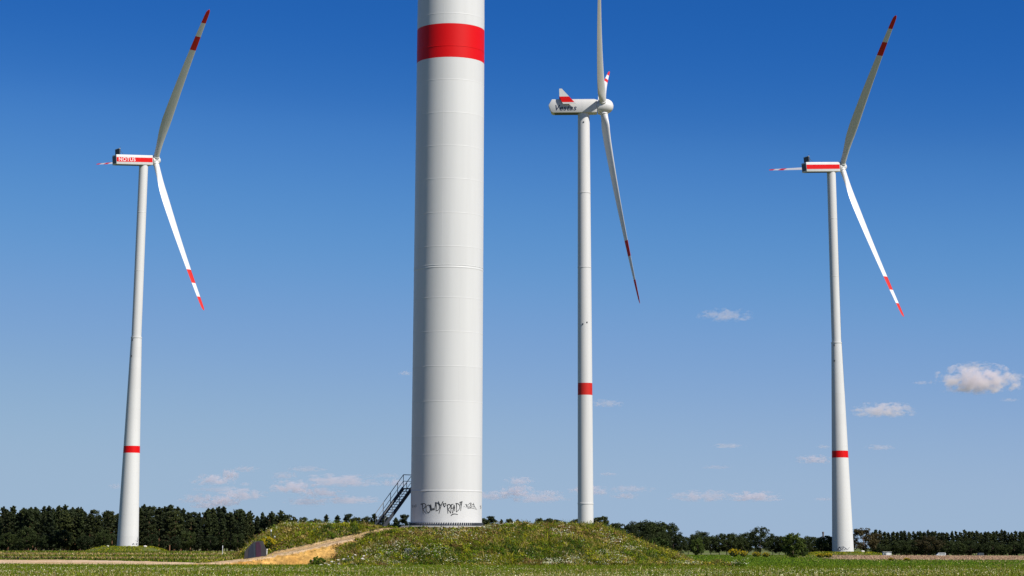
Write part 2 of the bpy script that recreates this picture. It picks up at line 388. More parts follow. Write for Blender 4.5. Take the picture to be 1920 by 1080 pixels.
def rotor(root, hub, yaw, tilt, cone, psi, R, rootr, maxchord, pitch, spin_r, spin_len, twist0=radians(4), q0=.06, q1=.27, tp=(.62, 1.15), mk=18):
    a, h, u = frame(yaw, tilt); hub = Vector(hub)
    # spinner: a lathed nose along the axis
    prof = [(-.62, .80), (-.60, .93), (-.2, 1.0), (.3, .98), (.62, .84), (.84, .60), (.95, .36), (1.0, .05)]
    rings = [[hub + a * (q * spin_len) + h * (spin_r * p * cos(2 * pi * k / 32)) + u * (spin_r * p * sin(2 * pi * k / 32)) for k in range(32)] for q, p in prof]
    hb = MB().loft(rings).build('hub', M['blade'], root, 40)
    for k in range(3):
        t = psi + k * 2 * pi / 3; rr = u * cos(t) + h * sin(t); tg = -u * sin(t) + h * cos(t)
        c = tg * cos(pitch) + a * sin(pitch); n = rr.cross(c)
        st = sorted(set([.018 * R, .08 * R, .12 * R, .03 * R, .06 * R, .10 * R, .14 * R, .18 * R, .22 * R, .28 * R, .35 * R, .45 * R, .55 * R, .65 * R, R - mk, R - 12, R - 6, R - 3, R - 1.2, R - .4, R]))
        rings = {}
        for s in st:
            q = s / R
            if q < q0: ch = th = rootr * 2
            elif q < q1: e = (q - q0) / (q1 - q0); e = e * e * (3 - 2 * e); ch = rootr * 2 + (maxchord - rootr * 2) * e; th = rootr * 2 * (1 - e) + maxchord * .30 * e
            else: e = (q - q1) / (1 - q1); ch = maxchord * (1 - tp[0] * e ** tp[1]); th = ch * (.30 - .14 * min(1, e * 2))
            if s > R - 2: ch *= max(.12, sqrt(max(0, 1 - ((s - R + 2) / 2.02) ** 2)))
            tw = twist0 * max(0, 1 - q) ** 1.6
            rings[s] = blade_ring(hub, rr * cos(cone), c, n, s, R, ch, th, tw, a, R * sin(cone) * q ** 1.5)
        col = MB()
        cs = [hub + rr * (spin_r * .7), hub + rr * (spin_r * 1.06)]
        col.tube(cs, [rootr * 1.16, rootr * 1.16], 24)
        col.build('blade_collar', M['blade'], hb, 40)
        main = MB().loft([rings[s] for s in st if s <= R - mk + 1e-6]).loft([rings[s] for s in st if R - 12 - 1e-6 <= s <= R - 6 + 1e-6])
        bl = main.build('blade', M['blade'], root, 45)
        MB().loft([rings[s] for s in st if R - mk - 1e-6 <= s <= R - 12 + 1e-6]).build('red_marking', M['orange_red'], bl, 45)
        MB().loft([rings[s] for s in st if s >= R - 6 - 1e-6]).build('red_tip', M['orange_red'], bl, 45)
    return a, h, u

def scribble(mb, strokes, surf, wd):
    """hand-drawn paint strokes: 2-D polylines laid on a surface by surf(x, y) -> (point, normal)"""
    for st in strokes:
        if len(st) > 2:                                        # round the corners a little
            q = [st[0]]
            for i in range(1, len(st) - 1):
                p0, p1, p2 = st[i - 1], st[i], st[i + 1]
                q.append(((p1[0] * 3 + p0[0]) / 4, (p1[1] * 3 + p0[1]) / 4)); q.append(((p1[0] * 3 + p2[0]) / 4, (p1[1] * 3 + p2[1]) / 4))
            q.append(st[-1]); st = q
        P = [surf(*p) for p in st]; n = len(P); L = []; Rr = []
        for i in range(n):
            p, nn = P[i]; t = (P[min(i + 1, n - 1)][0] - P[max(i - 1, 0)][0])
            sd = nn.cross(t).normalized() * (wd * .5 * (1.15 - .5 * (i / max(1, n - 1))))
            L.append(p + sd); Rr.append(p - sd)
        mb.add(L + Rr, [(i, i + 1, n + i + 1, n + i) for i in range(n - 1)])
    return mb

# ---- near turbine: only its tower stands in the picture
near = empty('wind_turbine', (TX, TY, 3.18), 'huge white tower with red band and black graffiti on the grassy mound', 'wind turbine', 'wind turbines')
NB = Vector((TX, TY, 3.18))
def nrad(z): return 3.005 - .0008 * z * 1.0 - (.012 * max(0, z - 45))
def near_level(py): return at(840, py, TY - TR).z - NB.z
seams = [near_level(v) for v in (920, 852, 818, 752, 686, 621, 557, 500, 461, 398, 334, 272, 210, 148, 106.5, 43.2, 24)]
z = seams[-1]
while z < 132: z += 2.85; seams.append(z)
zs = [.02] + seams
for i in range(len(zs) - 1):
    z0, z1 = zs[i], zs[i + 1]
    red = abs(z0 - near_level(106.5)) < 1e-6
    nm = 'red_band' if red else 'tower_section'
    mb = MB().lathe([(nrad(z0) - .005, z0), (nrad(z0), z0 + .008), (nrad(z1), z1 - .008), (nrad(z1) - .005, z1)], 128)
    s = mb.build(nm, M['red'] if red else M['white'], near, 18)
    # long weld up the section
    uu = -.17 if z0 > near_level(500) - .1 else (-.69 if i % 2 else .35)
    if not red:
        th = -pi / 2 + math.asin(uu)
        vs = []
        for zz in (z0 + .02, z1 - .02):
            for dth, dr in ((-.008, -.004), (0, .010), (.008, -.004)): vs.append(((nrad(zz) + dr) * cos(th + dth), (nrad(zz) + dr) * sin(th + dth), zz))
        MB().add(vs, [(0, 1, 4, 3), (1, 2, 5, 4)]).build('weld', M['white'], s, 80)
fl = near_level(500)
for k, z in enumerate(seams):
    if z > 60: break
    if abs(z - near_level(43.2)) < .01 or abs(z - near_level(106.5)) < .01: continue
    big = abs(z - fl) < .01 or k == 0
    r = nrad(z); hgt, pr = (.06, .018) if big else (.04, .007)
    pf = [(r - .004, z - hgt * 1.6), (r + pr * .6, z - hgt * .7), (r + pr, z), (r + pr * .6, z + hgt * .7), (r - .004, z + hgt * 1.6)]
    MB().lathe(pf, 128).build('flange' if big else 'weld_ring', M['white'], near, 120)
    if big and k:
        MB().lathe([(r - .02, z + .14), (r + .015, z + .16), (r + .015, z + .2), (r - .02, z + .22)], 128).build('weld_ring', M['white'], near, 60)
r = nrad(near_level(85)); zr = near_level(85)
MB().lathe([(r - .02, zr - .045), (r + .014, zr - .027), (r + .014, zr + .027), (r - .02, zr + .045)], 128).build('weld_ring', M['red'], near, 60)
# foot: foundation slab, base flange and anchor bolts
MB().lathe([(3.85, -.55), (3.85, -.06), (3.80, -.02), (.5, -.02)], 96).build('foundation_slab', M['concrete'], near, 30)
MB().lathe([(3.13, -.03), (3.13, .03), (3.0, .03), (3.0, .05)], 96).build('base_flange', M['dark'], near, 30)
mb = MB()
for k in range(96):
    t = 2 * pi * (k + .5) / 96; p = Vector((3.07 * cos(t), 3.07 * sin(t), 0))
    mb.tube([p + Vector((0, 0, -.03)), p + Vector((0, 0, .25))], .05, 6)
tag(mb.build('anchor_bolts', M['dark'], near), kind='stuff')
# head of the near turbine, above the frame
def nacelle_boxy(root, hub, a, h, u, L=15.9, W=3.9, Hh=3.9, letters=None, s0=1.9, drop=.15):
    c0 = Vector(hub) - a * (s0 + L / 2) - u * drop
    nb = bevel(MB().box(c0, (L, W, Hh), (a, h, u)).build('nacelle', M['white'], root), .16, 2)
    for sd in (-1, 1):
        MB().box(c0 + h * (sd * (W / 2 + .012)) - a * .05, (L - .35, .03, Hh * .46), (a, h, u)).build('red_stripe', M['red'], nb)
    MB().box(c0 - a * (L / 2 + .01), (.04, W * .8, Hh * .75), (a, h, u)).build('rear_shade_panel', M['dark'], nb)  # dark sheet that puts the rear face's shade into colour
    MB().box(c0 - u * (Hh / 2 + .01) - a * 1.5, (L * .72, W * .72, .04), (a, h, u)).build('floor_hatch', M['galv'], nb)
    mb = MB().box(c0 + u * (Hh / 2 + .03) + a * 2, (2.6, 2.2, .12), (a, h, u)); mb.build('roof_hatch', M['white'], nb)
    cc = c0 - a * (L / 2 - 1.6) + u * (Hh / 2)
    cl = MB().box(cc + u * 1.35, (.5, W * .98, 2.1), (a, h, u)).build('cooler', M['dark'], nb)
    for k in range(5):
        MB().box(cc + u * 1.35 - a * .28 + h * (W * .98 * (k - 2) / 5), (.05, .06, 2.1), (a, h, u)).build('cooler_rib', M['galv'], cl)
    MB().box(cc + u * 2.45, (.62, W * 1.02, .12), (a, h, u)).build('cooler_cap', M['white'], cl)
    for sd in (-1, 1):
        lg = MB(); lg.bar(cc + h * sd * 1.5 + u * 2.1, cc + h * sd * 1.5 + a * 1.9 + u * .0, .1, .1, tuple(h))
        lg.bar(cc + h * sd * 1.5, cc + h * sd * 1.5 + u * .4, .14, .14, tuple(h))
        lg.build('cooler_stay', M['galv'], cl)
    ms = MB(); p = cc + a * .5 + h * -1.2
    ms.tube([p, p + u * 3.3], .05, 6); ms.tube([p + u * 3.0 - h * .3, p + u * 3.0 + h * .3], .04, 6); ms.build('wind_vane_mast', M['galv'], nb)
    if letters:
        for sd in (-1, 1):
            me = text_mesh(letters, 2.05, 0, .022, .006, 1.1, M['van']); o = link('lettering', me, nb)
            xx = a * (1 if sd < 0 else -1)
            o.matrix_local = Matrix.Translation(c0 - a * (L * .5 - 4.6) + h * (sd * (W / 2 + .034))) @ Matrix((xx, u, xx.cross(u))).transposed().to_4x4()
    return nb

def boxy_turbine(name, hubw, basepx, yaw, tilt, cone, psi, R, based, levels, label, letters=None, bank=None, stepdia=(4.15, 3.85), topdia=3.55, basedia=8.25, pitch=radians(109)):
    a, h, u = frame(yaw, tilt); hubw = Vector(hubw)
    base = at(basepx[0], basepx[1], based); base.x = (hubw - a * 5.0).x; base.y = (hubw - a * 5.0).y
    root = empty(name, base, label, 'wind turbine', 'wind turbines')
    hub = hubw - base; rotor(root, hub, yaw, tilt, cone, psi, R, 1.15, 3.9, pitch, 1.72, 2.3)
    nacelle_boxy(root, hub, a, h, u, letters=letters)
    ztop = hub.z - 2.35; lv = [at(basepx[0], v, base.y - 2).z - base.z for v in levels]     # step, band top, band bottom
    zst, zb1, zb0 = lv
    def rad(z): return basedia / 2 + (stepdia[0] / 2 - basedia / 2) * z / zst if z <= zst else stepdia[1] / 2 + (topdia / 2 - stepdia[1] / 2) * (z - zst) / (ztop - zst)
    # concrete shaft in rings, then the steel top
    n = 20; zz = [zst * i / n for i in range(n + 1)]; zz = [z for z in zz if not (zb0 - .9 < z < zb1 + .9)] + [zb0, zb1]; zz.sort()
    for i in range(len(zz) - 1):
        z0, z1 = zz[i], zz[i + 1]; red = abs(z0 - zb0) < 1e-6
        MB().lathe([(rad(z0) - .012, z0), (rad(z0), z0 + .012), (rad(z1), z1 - .012), (rad(z1) - .012, z1)], 64).build('red_band' if red else 'tower_ring', M['red'] if red else M['concrete_white'], root, 18)
    MB().lathe([(rad(zst) + .02, zst - .5), (rad(zst) + .1, zst - .45), (rad(zst) + .1, zst), (rad(zst + .1) - .1, zst + .02)], 64).build('transition_collar', M['white'], root, 50)
    seg = [zst + .02, zst + (ztop - zst) * .38, zst + (ztop - zst) * .72, ztop]
    for i in range(3):
        MB().lathe([(rad(seg[i] + .01), seg[i]), (rad(seg[i + 1]), seg[i + 1])], 64).build('tower_section', M['white'], root, 60)
        if i: MB().lathe([(rad(seg[i]) - .02, seg[i] - .12), (rad(seg[i]) + .03, seg[i] - .08), (rad(seg[i]) + .03, seg[i] + .08), (rad(seg[i]) - .02, seg[i] + .12)], 64).build('flange', M['white'], root, 60)
    MB().lathe([(1.72, ztop - .02), (1.72, ztop + .45)], 48).build('yaw_bearing', M['dark'], root, 60)
    for zq in (zst - 1.3, zst - 7.5):                            # small fittings on the shaft
        t = -pi / 2 - .62; p = Vector((rad(zq) * cos(t), rad(zq) * sin(t), zq)); MB().box(p, (.5, .3, .7)).build('obstruction_lamp', M['dark'], root)
    return root, rad, base

low_mound(-147.2, 847, 1.0, 9.5, 17)
turbL, radL, baseL = boxy_turbine('wind_turbine', (-143.05, 850, 152.08), (242, 1025.5), radians(35.06), radians(4.66), radians(4.72), radians(-37), 67.9, 847,
    (631, 836, 849), 'white turbine with red nacelle stripe and white lettering, before the tall pines', letters='NOTUS')
low_mound(131.0, 868, -.35, 11, 18)
turbR, radR, baseR = boxy_turbine('wind_turbine', (135.45, 870, 153.78), (1583, 1035), radians(22.58), radians(4.35), radians(4.67), radians(-38.03), 69.2, 868,
    (641, 845, 858), 'rightmost white turbine, plain red stripe on its nacelle without lettering', basedia=8.5)

# head of the near turbine (above the frame)
aN, hN, uN = frame(radians(20), radians(4.5)); hubN = Vector((0, 0, 135.0)) + aN * 5
rotor(near, hubN, radians(20), radians(4.5), radians(4.7), radians(-30), 62, 1.15, 3.6, radians(108), 1.72, 2.3)
nacelle_boxy(near, hubN, aN, hN, uN)

# ---- middle turbine: slim steel tower, rounded spinner, swept fin on the nacelle
def middle_turbine():
    yaw, tilt, cone, psi, R = radians(-3.07), radians(5.99), radians(3.74), radians(-52.04), 50.88
    a, h, u = frame(yaw, tilt); hubw = Vector((22.69, 523, 108.05)); base = Vector((17.85, 523.2, .1))
    root = empty('wind_turbine', base, 'slim white turbine with swept red and white fin and dark lettering on its nacelle', 'wind turbine', 'wind turbines')
    hub = hubw - base
    rotor(root, hub, yaw, tilt, cone, psi, R, .9, 2.85, radians(47), 1.95, 2.55, q0=.03, q1=.11, tp=(.86, .8), mk=16)
    # nacelle stays level: its own frame
    an = Vector((cos(yaw), sin(yaw), 0)); un = Vector((0, 0, 1)); W = 3.5
    prof = [(-1.6, -1.45), (-1.5, 1.55), (-6.5, 1.62), (-12.6, 1.62), (-13.7, .25), (-12.9, -1.5), (-3.0, -1.9), (-2.0, -1.9)]
    prof = [(-1.55, -1.7), (-1.55, 1.4), (-2.2, 1.62), (-12.7, 1.62), (-13.55, .1), (-12.9, -1.55), (-12.4, -1.75), (-2.3, -1.75)]
    sec = []
    for sd in (-.5, .5): sec.append([hub + an * q[0] + un * q[1] + h * (sd * W) for q in prof])
    n = len(prof); mb = MB().add(sec[0] + sec[1], [tuple(range(n)), tuple(reversed(range(n, 2 * n)))] + [(i, n + i, n + (i + 1) % n, (i + 1) % n) for i in range(n)])
    nb = bevel(mb.build('nacelle', M['white'], root), .12, 2)
    for sd in (-1, 1):
        o0 = hub + h * sd * (W / 2 + .62)
        F = lambda pts: [o0 + an * p[0] + un * p[1] for p in pts]
        quad = [(-10.85, 4.15), (-10.2, 4.15), (-6.70, .30), (-9.9, .30), (-10.8, 2.0)]
        def lerp(p, q, t): return (p[0] + (q[0] - p[0]) * t, p[1] + (q[1] - p[1]) * t)
        def slab(pts, th, name, mat, par):
            P = F(pts); m = len(P)
            return MB().add([p - h * th for p in P] + [p + h * th for p in P], [tuple(range(m)), tuple(reversed(range(m, 2 * m)))] + [(i, m + i, m + (i + 1) % m, (i + 1) % m) for i in range(m)]).build(name, mat, par)
        def rx(y): return -10.2 + (4.15 - y) / 3.85 * 3.5
        def lx(y): return -10.85 + .05 * (4.15 - y) / 2.15 if y >= 2 else -10.8 + .9 * (2.0 - y) / 1.7
        slab([(lx(4.15), 4.15), (rx(4.15), 4.15), (rx(2.15), 2.15), (lx(2.15), 2.15)], .07, 'fin_top', M['white'], nb)
        fin = slab([(lx(.72), .72), (rx(.72), .72), (rx(.3), .3), (lx(.3), .3)], .07, 'fin_foot', M['white'], nb)
        slab([(lx(2.15), 2.15), (rx(2.15), 2.15), (rx(.72), .72), (lx(.72), .72)], .072, 'red_fin_panel', M['red'], nb)
        MB().bar(hub + h * sd * (W / 2 - .05) + an * -8.6 + un * 1.0, hub + h * sd * (W / 2 + .6) + an * -8.6 + un * 1.0, .4, .3, (1, 0, 0)).build('fin_bracket', M['white'], nb)
        me = text_mesh('Vestas', 1.95, .3, .03, .006, 1.08, M['navy']); o = link('lettering', me, nb)
        xx = an * (1 if sd < 0 else -1)
        o.matrix_local = Matrix.Translation(hub - an * 9.45 + h * (sd * (W / 2 + .012)) - un * .62) @ Matrix((xx, un, xx.cross(un))).transposed().to_4x4()
    MB().box(hub - an * 10.6 + un * 2.6, (.5, W + 1.1, 2.0), (an, h, un)).build('cooler', M['galv'], nb)
    p = hub - an * 10.3 + un * 3.6 - h * 1.0; MB().tube([p, p + un * 1.0], .05, 6).build('wind_vane_mast', M['galv'], nb)
    mb = MB()
    for k in range(3): mb.box(hub - an * (4.0 + 1.1 * k) + un * 1.68, (.5, .5, .14), (an, h, un))
    mb.build('roof_hatch', M['galv'], nb)
    MB().box(hub - an * 8.3 - un * 1.77, (7.5, 2.6, .06), (an, h, un)).build('floor_hatch', M['dark'], nb)
    ztop = hub.z - 1.75
    def rad(z): return 1.88 + (1.46 - 1.88) * (z / ztop) ** 1.3
    lv = lambda v: at(1098, v, 521.3).z - base.z
    zs = [0, lv(944), lv(740), lv(717.5), lv(500), lv(360), ztop]
    for i in range(6):
        red = i == 2; z0, z1 = zs[i], zs[i + 1]; k = 6
        MB().lathe([(rad(z0 + (z1 - z0) * j / k), z0 + (z1 - z0) * j / k) for j in range(k + 1)], 64).build('red_band' if red else 'tower_section', M['orange_red'] if red else M['white'], root, 60)
        if i in (1, 4, 5):
            q = .2 if i == 1 else .08
            MB().lathe([(rad(z0) - .02, z0 - q), (rad(z0) + .06, z0 - q * .8), (rad(z0) + .06, z0 + q * .8), (rad(z0) - .02, z0 + q)], 64).build('flange', M['white'], root, 60)
    for v, t in ((228, -.05), (604, .3), (607, -.3)):
        zq = lv(v); th = -pi / 2 + t; MB().box(Vector((rad(zq) * cos(th), rad(zq) * sin(th), zq)), (.28, .2, .28)).build('service_lamp', M['dark'], root)
    MB().lathe([(1.52, ztop - .02), (1.52, ztop + .3)], 48).build('yaw_bearing', M['dark'], root, 60)
middle_turbine()

# ---- graffiti
def near_surf(X, Y):                       # X, Y: pixels of an enlarged view of the tower's foot (6.75x, from 660, 860)
    px, py = 660 + X / 6.75, 860 + Y / 6.75
    p = at(px, py, TY); s = max(-.985, min(.985, (p.x - TX) / TR)); th = -pi / 2 + math.asin(s)
    z = at(px, py, TY - TR * cos(math.asin(s))).z - NB.z
    nn = Vector((cos(th), sin(th), 0)); rr = nrad(z) + .012
    return Vector((rr * cos(th), rr * sin(th), z)), nn
def arc(cx, cy, rx, ry, a0, a1, n=12): return [(cx + rx * cos(radians(a0 + (a1 - a0) * i / n)), cy + ry * sin(radians(a0 + (a1 - a0) * i / n))) for i in range(n + 1)]
words = [
    [(905, 578), (911, 640), (916, 697)], [(884, 578), (930, 566), (953, 585), (945, 615), (908, 640), (930, 665), (950, 696)],
    arc(982, 634, 29, 50, -80, 290), [(1012, 578), (1022, 640), (1032, 662), (1042, 615), (1056, 660), (1068, 610), (1074, 556)],
    [(1080, 560), (1083, 610), (1080, 662)], [(1066, 556), (1108, 562), (1128, 610), (1112, 650), (1078, 662)],
    [(1108, 540), (1122, 575), (1140, 592)], [(1168, 540), (1142, 592), (1116, 695)],
    [(1187, 612), (1168, 580), (1172, 564), (1186, 576), (1198, 560), (1204, 578), (1187, 612)],
    [(1220, 588), (1224, 640), (1227, 696)], [(1212, 590), (1244, 576), (1262, 594), (1250, 622), (1226, 640), (1244, 660), (1262, 692)],
    [(1270, 580), (1266, 630), (1262, 690)], [(1268, 582), (1296, 574)], [(1266, 628), (1318, 620)], [(1284, 690), (1296, 630), (1304, 572), (1310, 630), (1312, 664)],
    [(1332, 566), (1335, 620), (1334, 670)], [(1322, 566), (1362, 572), (1378, 612), (1362, 650), (1330, 672)],
    [(1374, 548), (1386, 590)], [(1402, 538), (1392, 590), (1384, 660)], [(1378, 546), (1388, 556), (1396, 540)],
    [(1264, 720), (1284, 704), (1316, 698), (1350, 708)],
    [(1330, 664), (1338, 676)]]
ob = scribble(MB(), words, near_surf, .068).build('graffiti', M['black'], near); ob['label'] = 'large black spray painted words on the tower foot'
tagr = [[(1422, 608), (1432, 606)], [(1440, 580), (1462, 576), (1448, 598), (1466, 604), (1446, 618)], arc(1476, 598, 12, 18, 0, 330), [(1486, 570), (1508, 556), (1520, 572), (1496, 590), (1528, 600), (1500, 624), (1486, 600)],
        [(1520, 580), (1550, 576), (1528, 606), (1556, 612)], [(1540, 560), (1556, 610), (1584, 648)], [(1470, 630), (1520, 622), (1570, 640)], [(1450, 590), (1540, 612)], [(1502, 566), (1512, 626)],
        [(1618, 602), (1636, 594), (1622, 616), (1640, 622), (1618, 636)],
        [(764, 596), (776, 588), (770, 606), (784, 612), (766, 618)], [(790, 590), (792, 616)], [(798, 616), (804, 588), (812, 614)], [(816, 586), (828, 584), (818, 600), (830, 606), (816, 614)]]
ob = scribble(MB(), tagr, near_surf, .038).build('graffiti', M['black'], near); ob['label'] = 'small black scribbled tags beside the large words'

def far_graffiti(root, base, rad, strokes, wd):
    def surf(px, py):
        p = at(px, py, base.y); z = max(.1, p.z - base.z); R = rad(z); s = max(-.98, min(.98, (p.x - base.x) / R)); th = -pi / 2 + math.asin(s)
        return Vector(((R + .03) * cos(th), (R + .03) * sin(th), z)), Vector((cos(th), sin(th), 0))
    scribble(MB(), strokes, surf, wd).build('graffiti', M['navy'], root)
far_graffiti(turbL, baseL, radL, [[(257, 1022), (258, 1018)], [(259.5, 1023), (259, 1019), (260.5, 1018)], [(258, 1016), (260, 1013), (258.5, 1010), (260, 1007)], [(251, 1021), (253, 1019), (254, 1021)], [(256.5, 1014), (259.5, 1012)], [(256.5, 1020), (261, 1019)]], .34)
far_graffiti(turbR, baseR, radR, [arc(1572, 1029, 2.5, 3.6, 0, 300), [(1568, 1032), (1571, 1025), (1575, 1031), (1579, 1025), (1577, 1032)], [(1574, 1026), (1580, 1025), (1584, 1030)], [(1580, 1031), (1583, 1028), (1586, 1031), (1590, 1026)], [(1570, 1033), (1576, 1029)]], .2)

# ------------------------------------------------------------------ staircase to the tower door
def staircase():
    hd = Vector((.69, .724, 0)); wv = Vector((.724, -.69, 0)); up = Vector((0, 0, 1))
    P0 = Vector((-10.95, 184.5, 3.05)); rise = 3.3; run = 3.15
    root = empty('access_staircase', P0, 'dark steel staircase with handrails climbing to the left side of the graffitied tower', 'staircase')
    B = lambda al, wd, z: hd * al + wv * wd + up * z
    for sd in (-.55, .55):
        MB().bar(B(-.1, sd, .0), B(run, sd, rise), .07, .30, wv.cross(hd)).build('stringer', M['dark'], root)
    n = 15
    tr = MB().box((0, 0, 0), (.26, 1.05, .05), (hd, wv, up)).mesh('tread', M['galv'])
    for k in range(n):
        o = link('tread', tr, root); o.location = B(run * (k + .5) / n, 0, rise * (k + .62) / n)
    pl = MB().box(B(run + .62, 0, rise - .05), (1.24, 1.2, .10), (hd, wv, up)).build('platform', M['galv'], root)
    for sd in (-.55, .55):
        MB().tube([B(-.05, sd, 1.12), B(run, sd, rise + 1.12)], .032, 8).build('handrail', M['galv'], root)
        MB().tube([B(-.05, sd, .58), B(run, sd, rise + .58)], .024, 8).build('knee_rail', M['galv'], root)
        MB().tube([B(run, sd, rise + 1.12), B(run + 1.2, sd, rise + 1.12)], .032, 8).build('handrail', M['galv'], root)
        MB().tube([B(run, sd, rise + .58), B(run + 1.2, sd, rise + .58)], .024, 8).build('knee_rail', M['galv'], root)
        for q in (0, .27, .53, .79, 1.0):
            MB().tube([B(run * q, sd, rise * q), B(run * q, sd, rise * q + 1.12)], .028, 8).build('rail_post', M['galv'], root)
        MB().tube([B(run + 1.15, sd, -.1), B(run + 1.15, sd, rise + 1.12)], .04, 8).build('support_leg', M['dark'], root)
staircase()

# ------------------------------------------------------------------ concrete wing wall and marker posts at the left end of the mound
def prism(name, pts, depth, y, mat, parent=None, origin=Vector((0, 0, 0))):
    P = [at(px, py, y) - origin for px, py in pts]; m = len(P); dv = Vector((0, depth, 0))
    return MB().add(P + [p + dv for p in P], [tuple(reversed(range(m))), tuple(range(m, 2 * m))] + [(i, (i + 1) % m, m + (i + 1) % m, m + i) for i in range(m)]).build(name, mat, parent)
wo = at(480, 1052, 177.5); wo.z = 0
ww = empty('retaining_wall', wo, 'grey concrete wing wall with blue and purple spray paint at the foot of the ramp', 'wall')
prism('wall_slab', [(457, 1056), (459, 1034), (466, 1026), (474, 1017), (484, 1014), (492, 1014.5), (498, 1030), (501, 1056)], .3, 177.5, paint('weathered_wall', (.045, .042, .048), .9, .35, 1.5), ww, wo)
prism('spray_paint', [(465, 1050), (466.5, 1030), (472, 1020), (474, 1020), (475, 1049)], .02, 177.475, paint('spray_navy', (.012, .02, .04), .7, .3, 3), ww, wo)
prism('spray_paint', [(475.5, 1049), (474.5, 1022), (478, 1017), (479, 1048)], .02, 177.474, paint('spray_blue', (.02, .034, .055), .7, .3, 3), ww, wo)
prism('spray_paint', [(480, 1047), (480, 1017), (486, 1016), (489, 1024), (490, 1046)], .02, 177.473, paint('spray_purple', (.045, .010, .034), .7, .3, 3), ww, wo)

def marker_post(px, ytop, d, hgt, label, dark=True):
    p = at(px, ytop, d); bz = float(near_z(np.array([p.x]), np.array([d]))[0][0]) - .05
    root = empty('marker_post', (p.x, d, bz), label, 'post', 'marker posts by the ramp'); hh = p.z - bz
    MB().tube([(0, 0, 0), (0, 0, hh * .78)], .035, 8).build('post', M['galv'] if dark else M['van'], root)
    MB().tube([(0, 0, hh * .78), (0, 0, hh)], .055, 8).build('cap', M['van'], root)
marker_post(515, 1005, 182, 1.4, 'thin grey post with white cap beside the yellow flowers on the bank')
marker_post(508.5, 993, 183, 2, 'tallest thin grey post among the weeds above the ramp')
marker_post(500.5, 1029, 178.6, .8, 'short white post at the right edge of the spray painted wall', False)
marker_post(417.5, 1023, 330, 1.2, 'lone white post in front of the pines, left of the ramp', False)

# ------------------------------------------------------------------ trees
def leaf_cloud(centres, radii, per, size, seed, flat=.75, size_var=.5):
    r = np.random.default_rng(seed); V = []; 
    C = np.repeat(np.asarray(centres), per, 0); R = np.repeat(np.asarray(radii), per)[:, None]
    N = len(C); d = r.normal(size=(N, 3)); d /= np.linalg.norm(d, axis=1)[:, None]
    rr = r.uniform(.25, 1, (N, 1)) ** .6
    P = C + d * rr * R * np.array([1, 1, flat])
    e1 = r.normal(size=(N, 3)); e1 /= np.linalg.norm(e1, axis=1)[:, None]; e2 = np.cross(e1, d + .3 * r.normal(size=(N, 3))); e2 /= np.linalg.norm(e2, axis=1)[:, None] + 1e-9
    s = size * r.uniform(1 - size_var, 1 + size_var, (N, 1))
    V = np.stack([P - e1 * s * .5 - e2 * s * .3, P + e1 * s * .5 - e2 * s * .3, P + e2 * s * .65], 1).reshape(-1, 3)
    return V, np.arange(3 * N).reshape(-1, 3)

def trunk_mb(H, r0, limbs, seed, lean=.02):
    r = random.Random(seed); mb = MB(); lx, ly = r.uniform(-lean, lean) * H, r.uniform(-lean, lean) * H
    P = lambda t: Vector((lx * t * t, ly * t * t, H * t))
    mb.tube([P(t) for t in (0, .03, .25, .5, .75, .97)], [r0 * 1.35, r0, r0 * .85, r0 * .65, r0 * .4, r0 * .08], 7)
    for t, dirv in limbs: mb.tube([P(t), P(t) + dirv * .55 + Vector((0, 0, .1)), P(t) + dirv], [r0 * .28, r0 * .16, r0 * .05], 4)
    return mb

def make_conifer(seed, H=18.0, kind='spruce'):
    r = random.Random(seed); C = []; R = []; limbs = []
    if kind == 'spruce':                 # dense crown down to the ground, spiky top
        lo = r.uniform(.03, .14); W = H * r.uniform(.17, .25); n = 58; pw = r.uniform(.55, 1.0); ph, ph2 = r.uniform(0, 6), r.uniform(0, 6)
        for i in range(n):
            q = (i + r.random()) / n; t = lo + (.97 - lo) * q; a = i * 2.4 + r.uniform(-.6, .6)
            env = W * ((1 - q) ** pw + .10) * min(1, .65 + 1.6 * q) * (1 + .30 * sin(2 * a + ph) + .22 * sin(q * 13 + ph2))
            rr = env * r.uniform(.6, 1.15); rise = r.uniform(-.15, .25)
            for f in (.35, .7, 1.0):
                C.append((rr * f * cos(a) + r.uniform(-.25, .25), rr * f * sin(a) + r.uniform(-.25, .25), H * t + rr * f * rise + (f > .9) * .25)); R.append(H * r.uniform(.030, .058) * (1.15 - .35 * f) * (1.1 - .45 * q))
            if i % 6 == 0: limbs.append((t, Vector((rr * cos(a), rr * sin(a), rr * rise))))
        for k in range(4):
            C.append((r.uniform(-.5, .5) * k * .4, r.uniform(-.5, .5) * k * .4, H * (1.0 - .022 * k))); R.append(.22 + .13 * k)
    else:                                # Scots pine: bare red stem, cushions of needles
        lo = r.uniform(.38, .55); W = H * r.uniform(.17, .24); n = r.randint(15, 20)
        for i in range(n):
            q = (i + r.random()) / n; t = lo + (1 - lo) * q * .95; a = i * 2.4 + r.uniform(-.8, .8)
            rr = W * (1 - .75 * q ** 1.6) * r.uniform(.35, 1.1)
            limbs.append((t * .95, Vector((rr * cos(a), rr * sin(a), rr * .25))))
            for k in range(4):
                C.append((rr * cos(a) + r.uniform(-1, 1) * H * .05, rr * sin(a) + r.uniform(-1, 1) * H * .05, H * t + rr * .25 + r.uniform(-.4, .5))); R.append(H * .055 * r.uniform(.7, 1.3))
        C.append((0, 0, H * .97)); R.append(H * .045)
    per = 17 if kind == 'spruce' else 42
    V, F = leaf_cloud(C, R, per, H * (.030 if kind == 'spruce' else .026), seed)
    cm = np_mesh('crown', V, F, M['pine'] if seed % 2 else M['pine2'])
    tm = trunk_mb(H, H * .013, limbs, seed).mesh('trunk', M['pinebark'] if kind != 'spruce' or seed % 3 == 0 else M['bark'], 60)
    return tm, cm, float(V[:, 2].max())

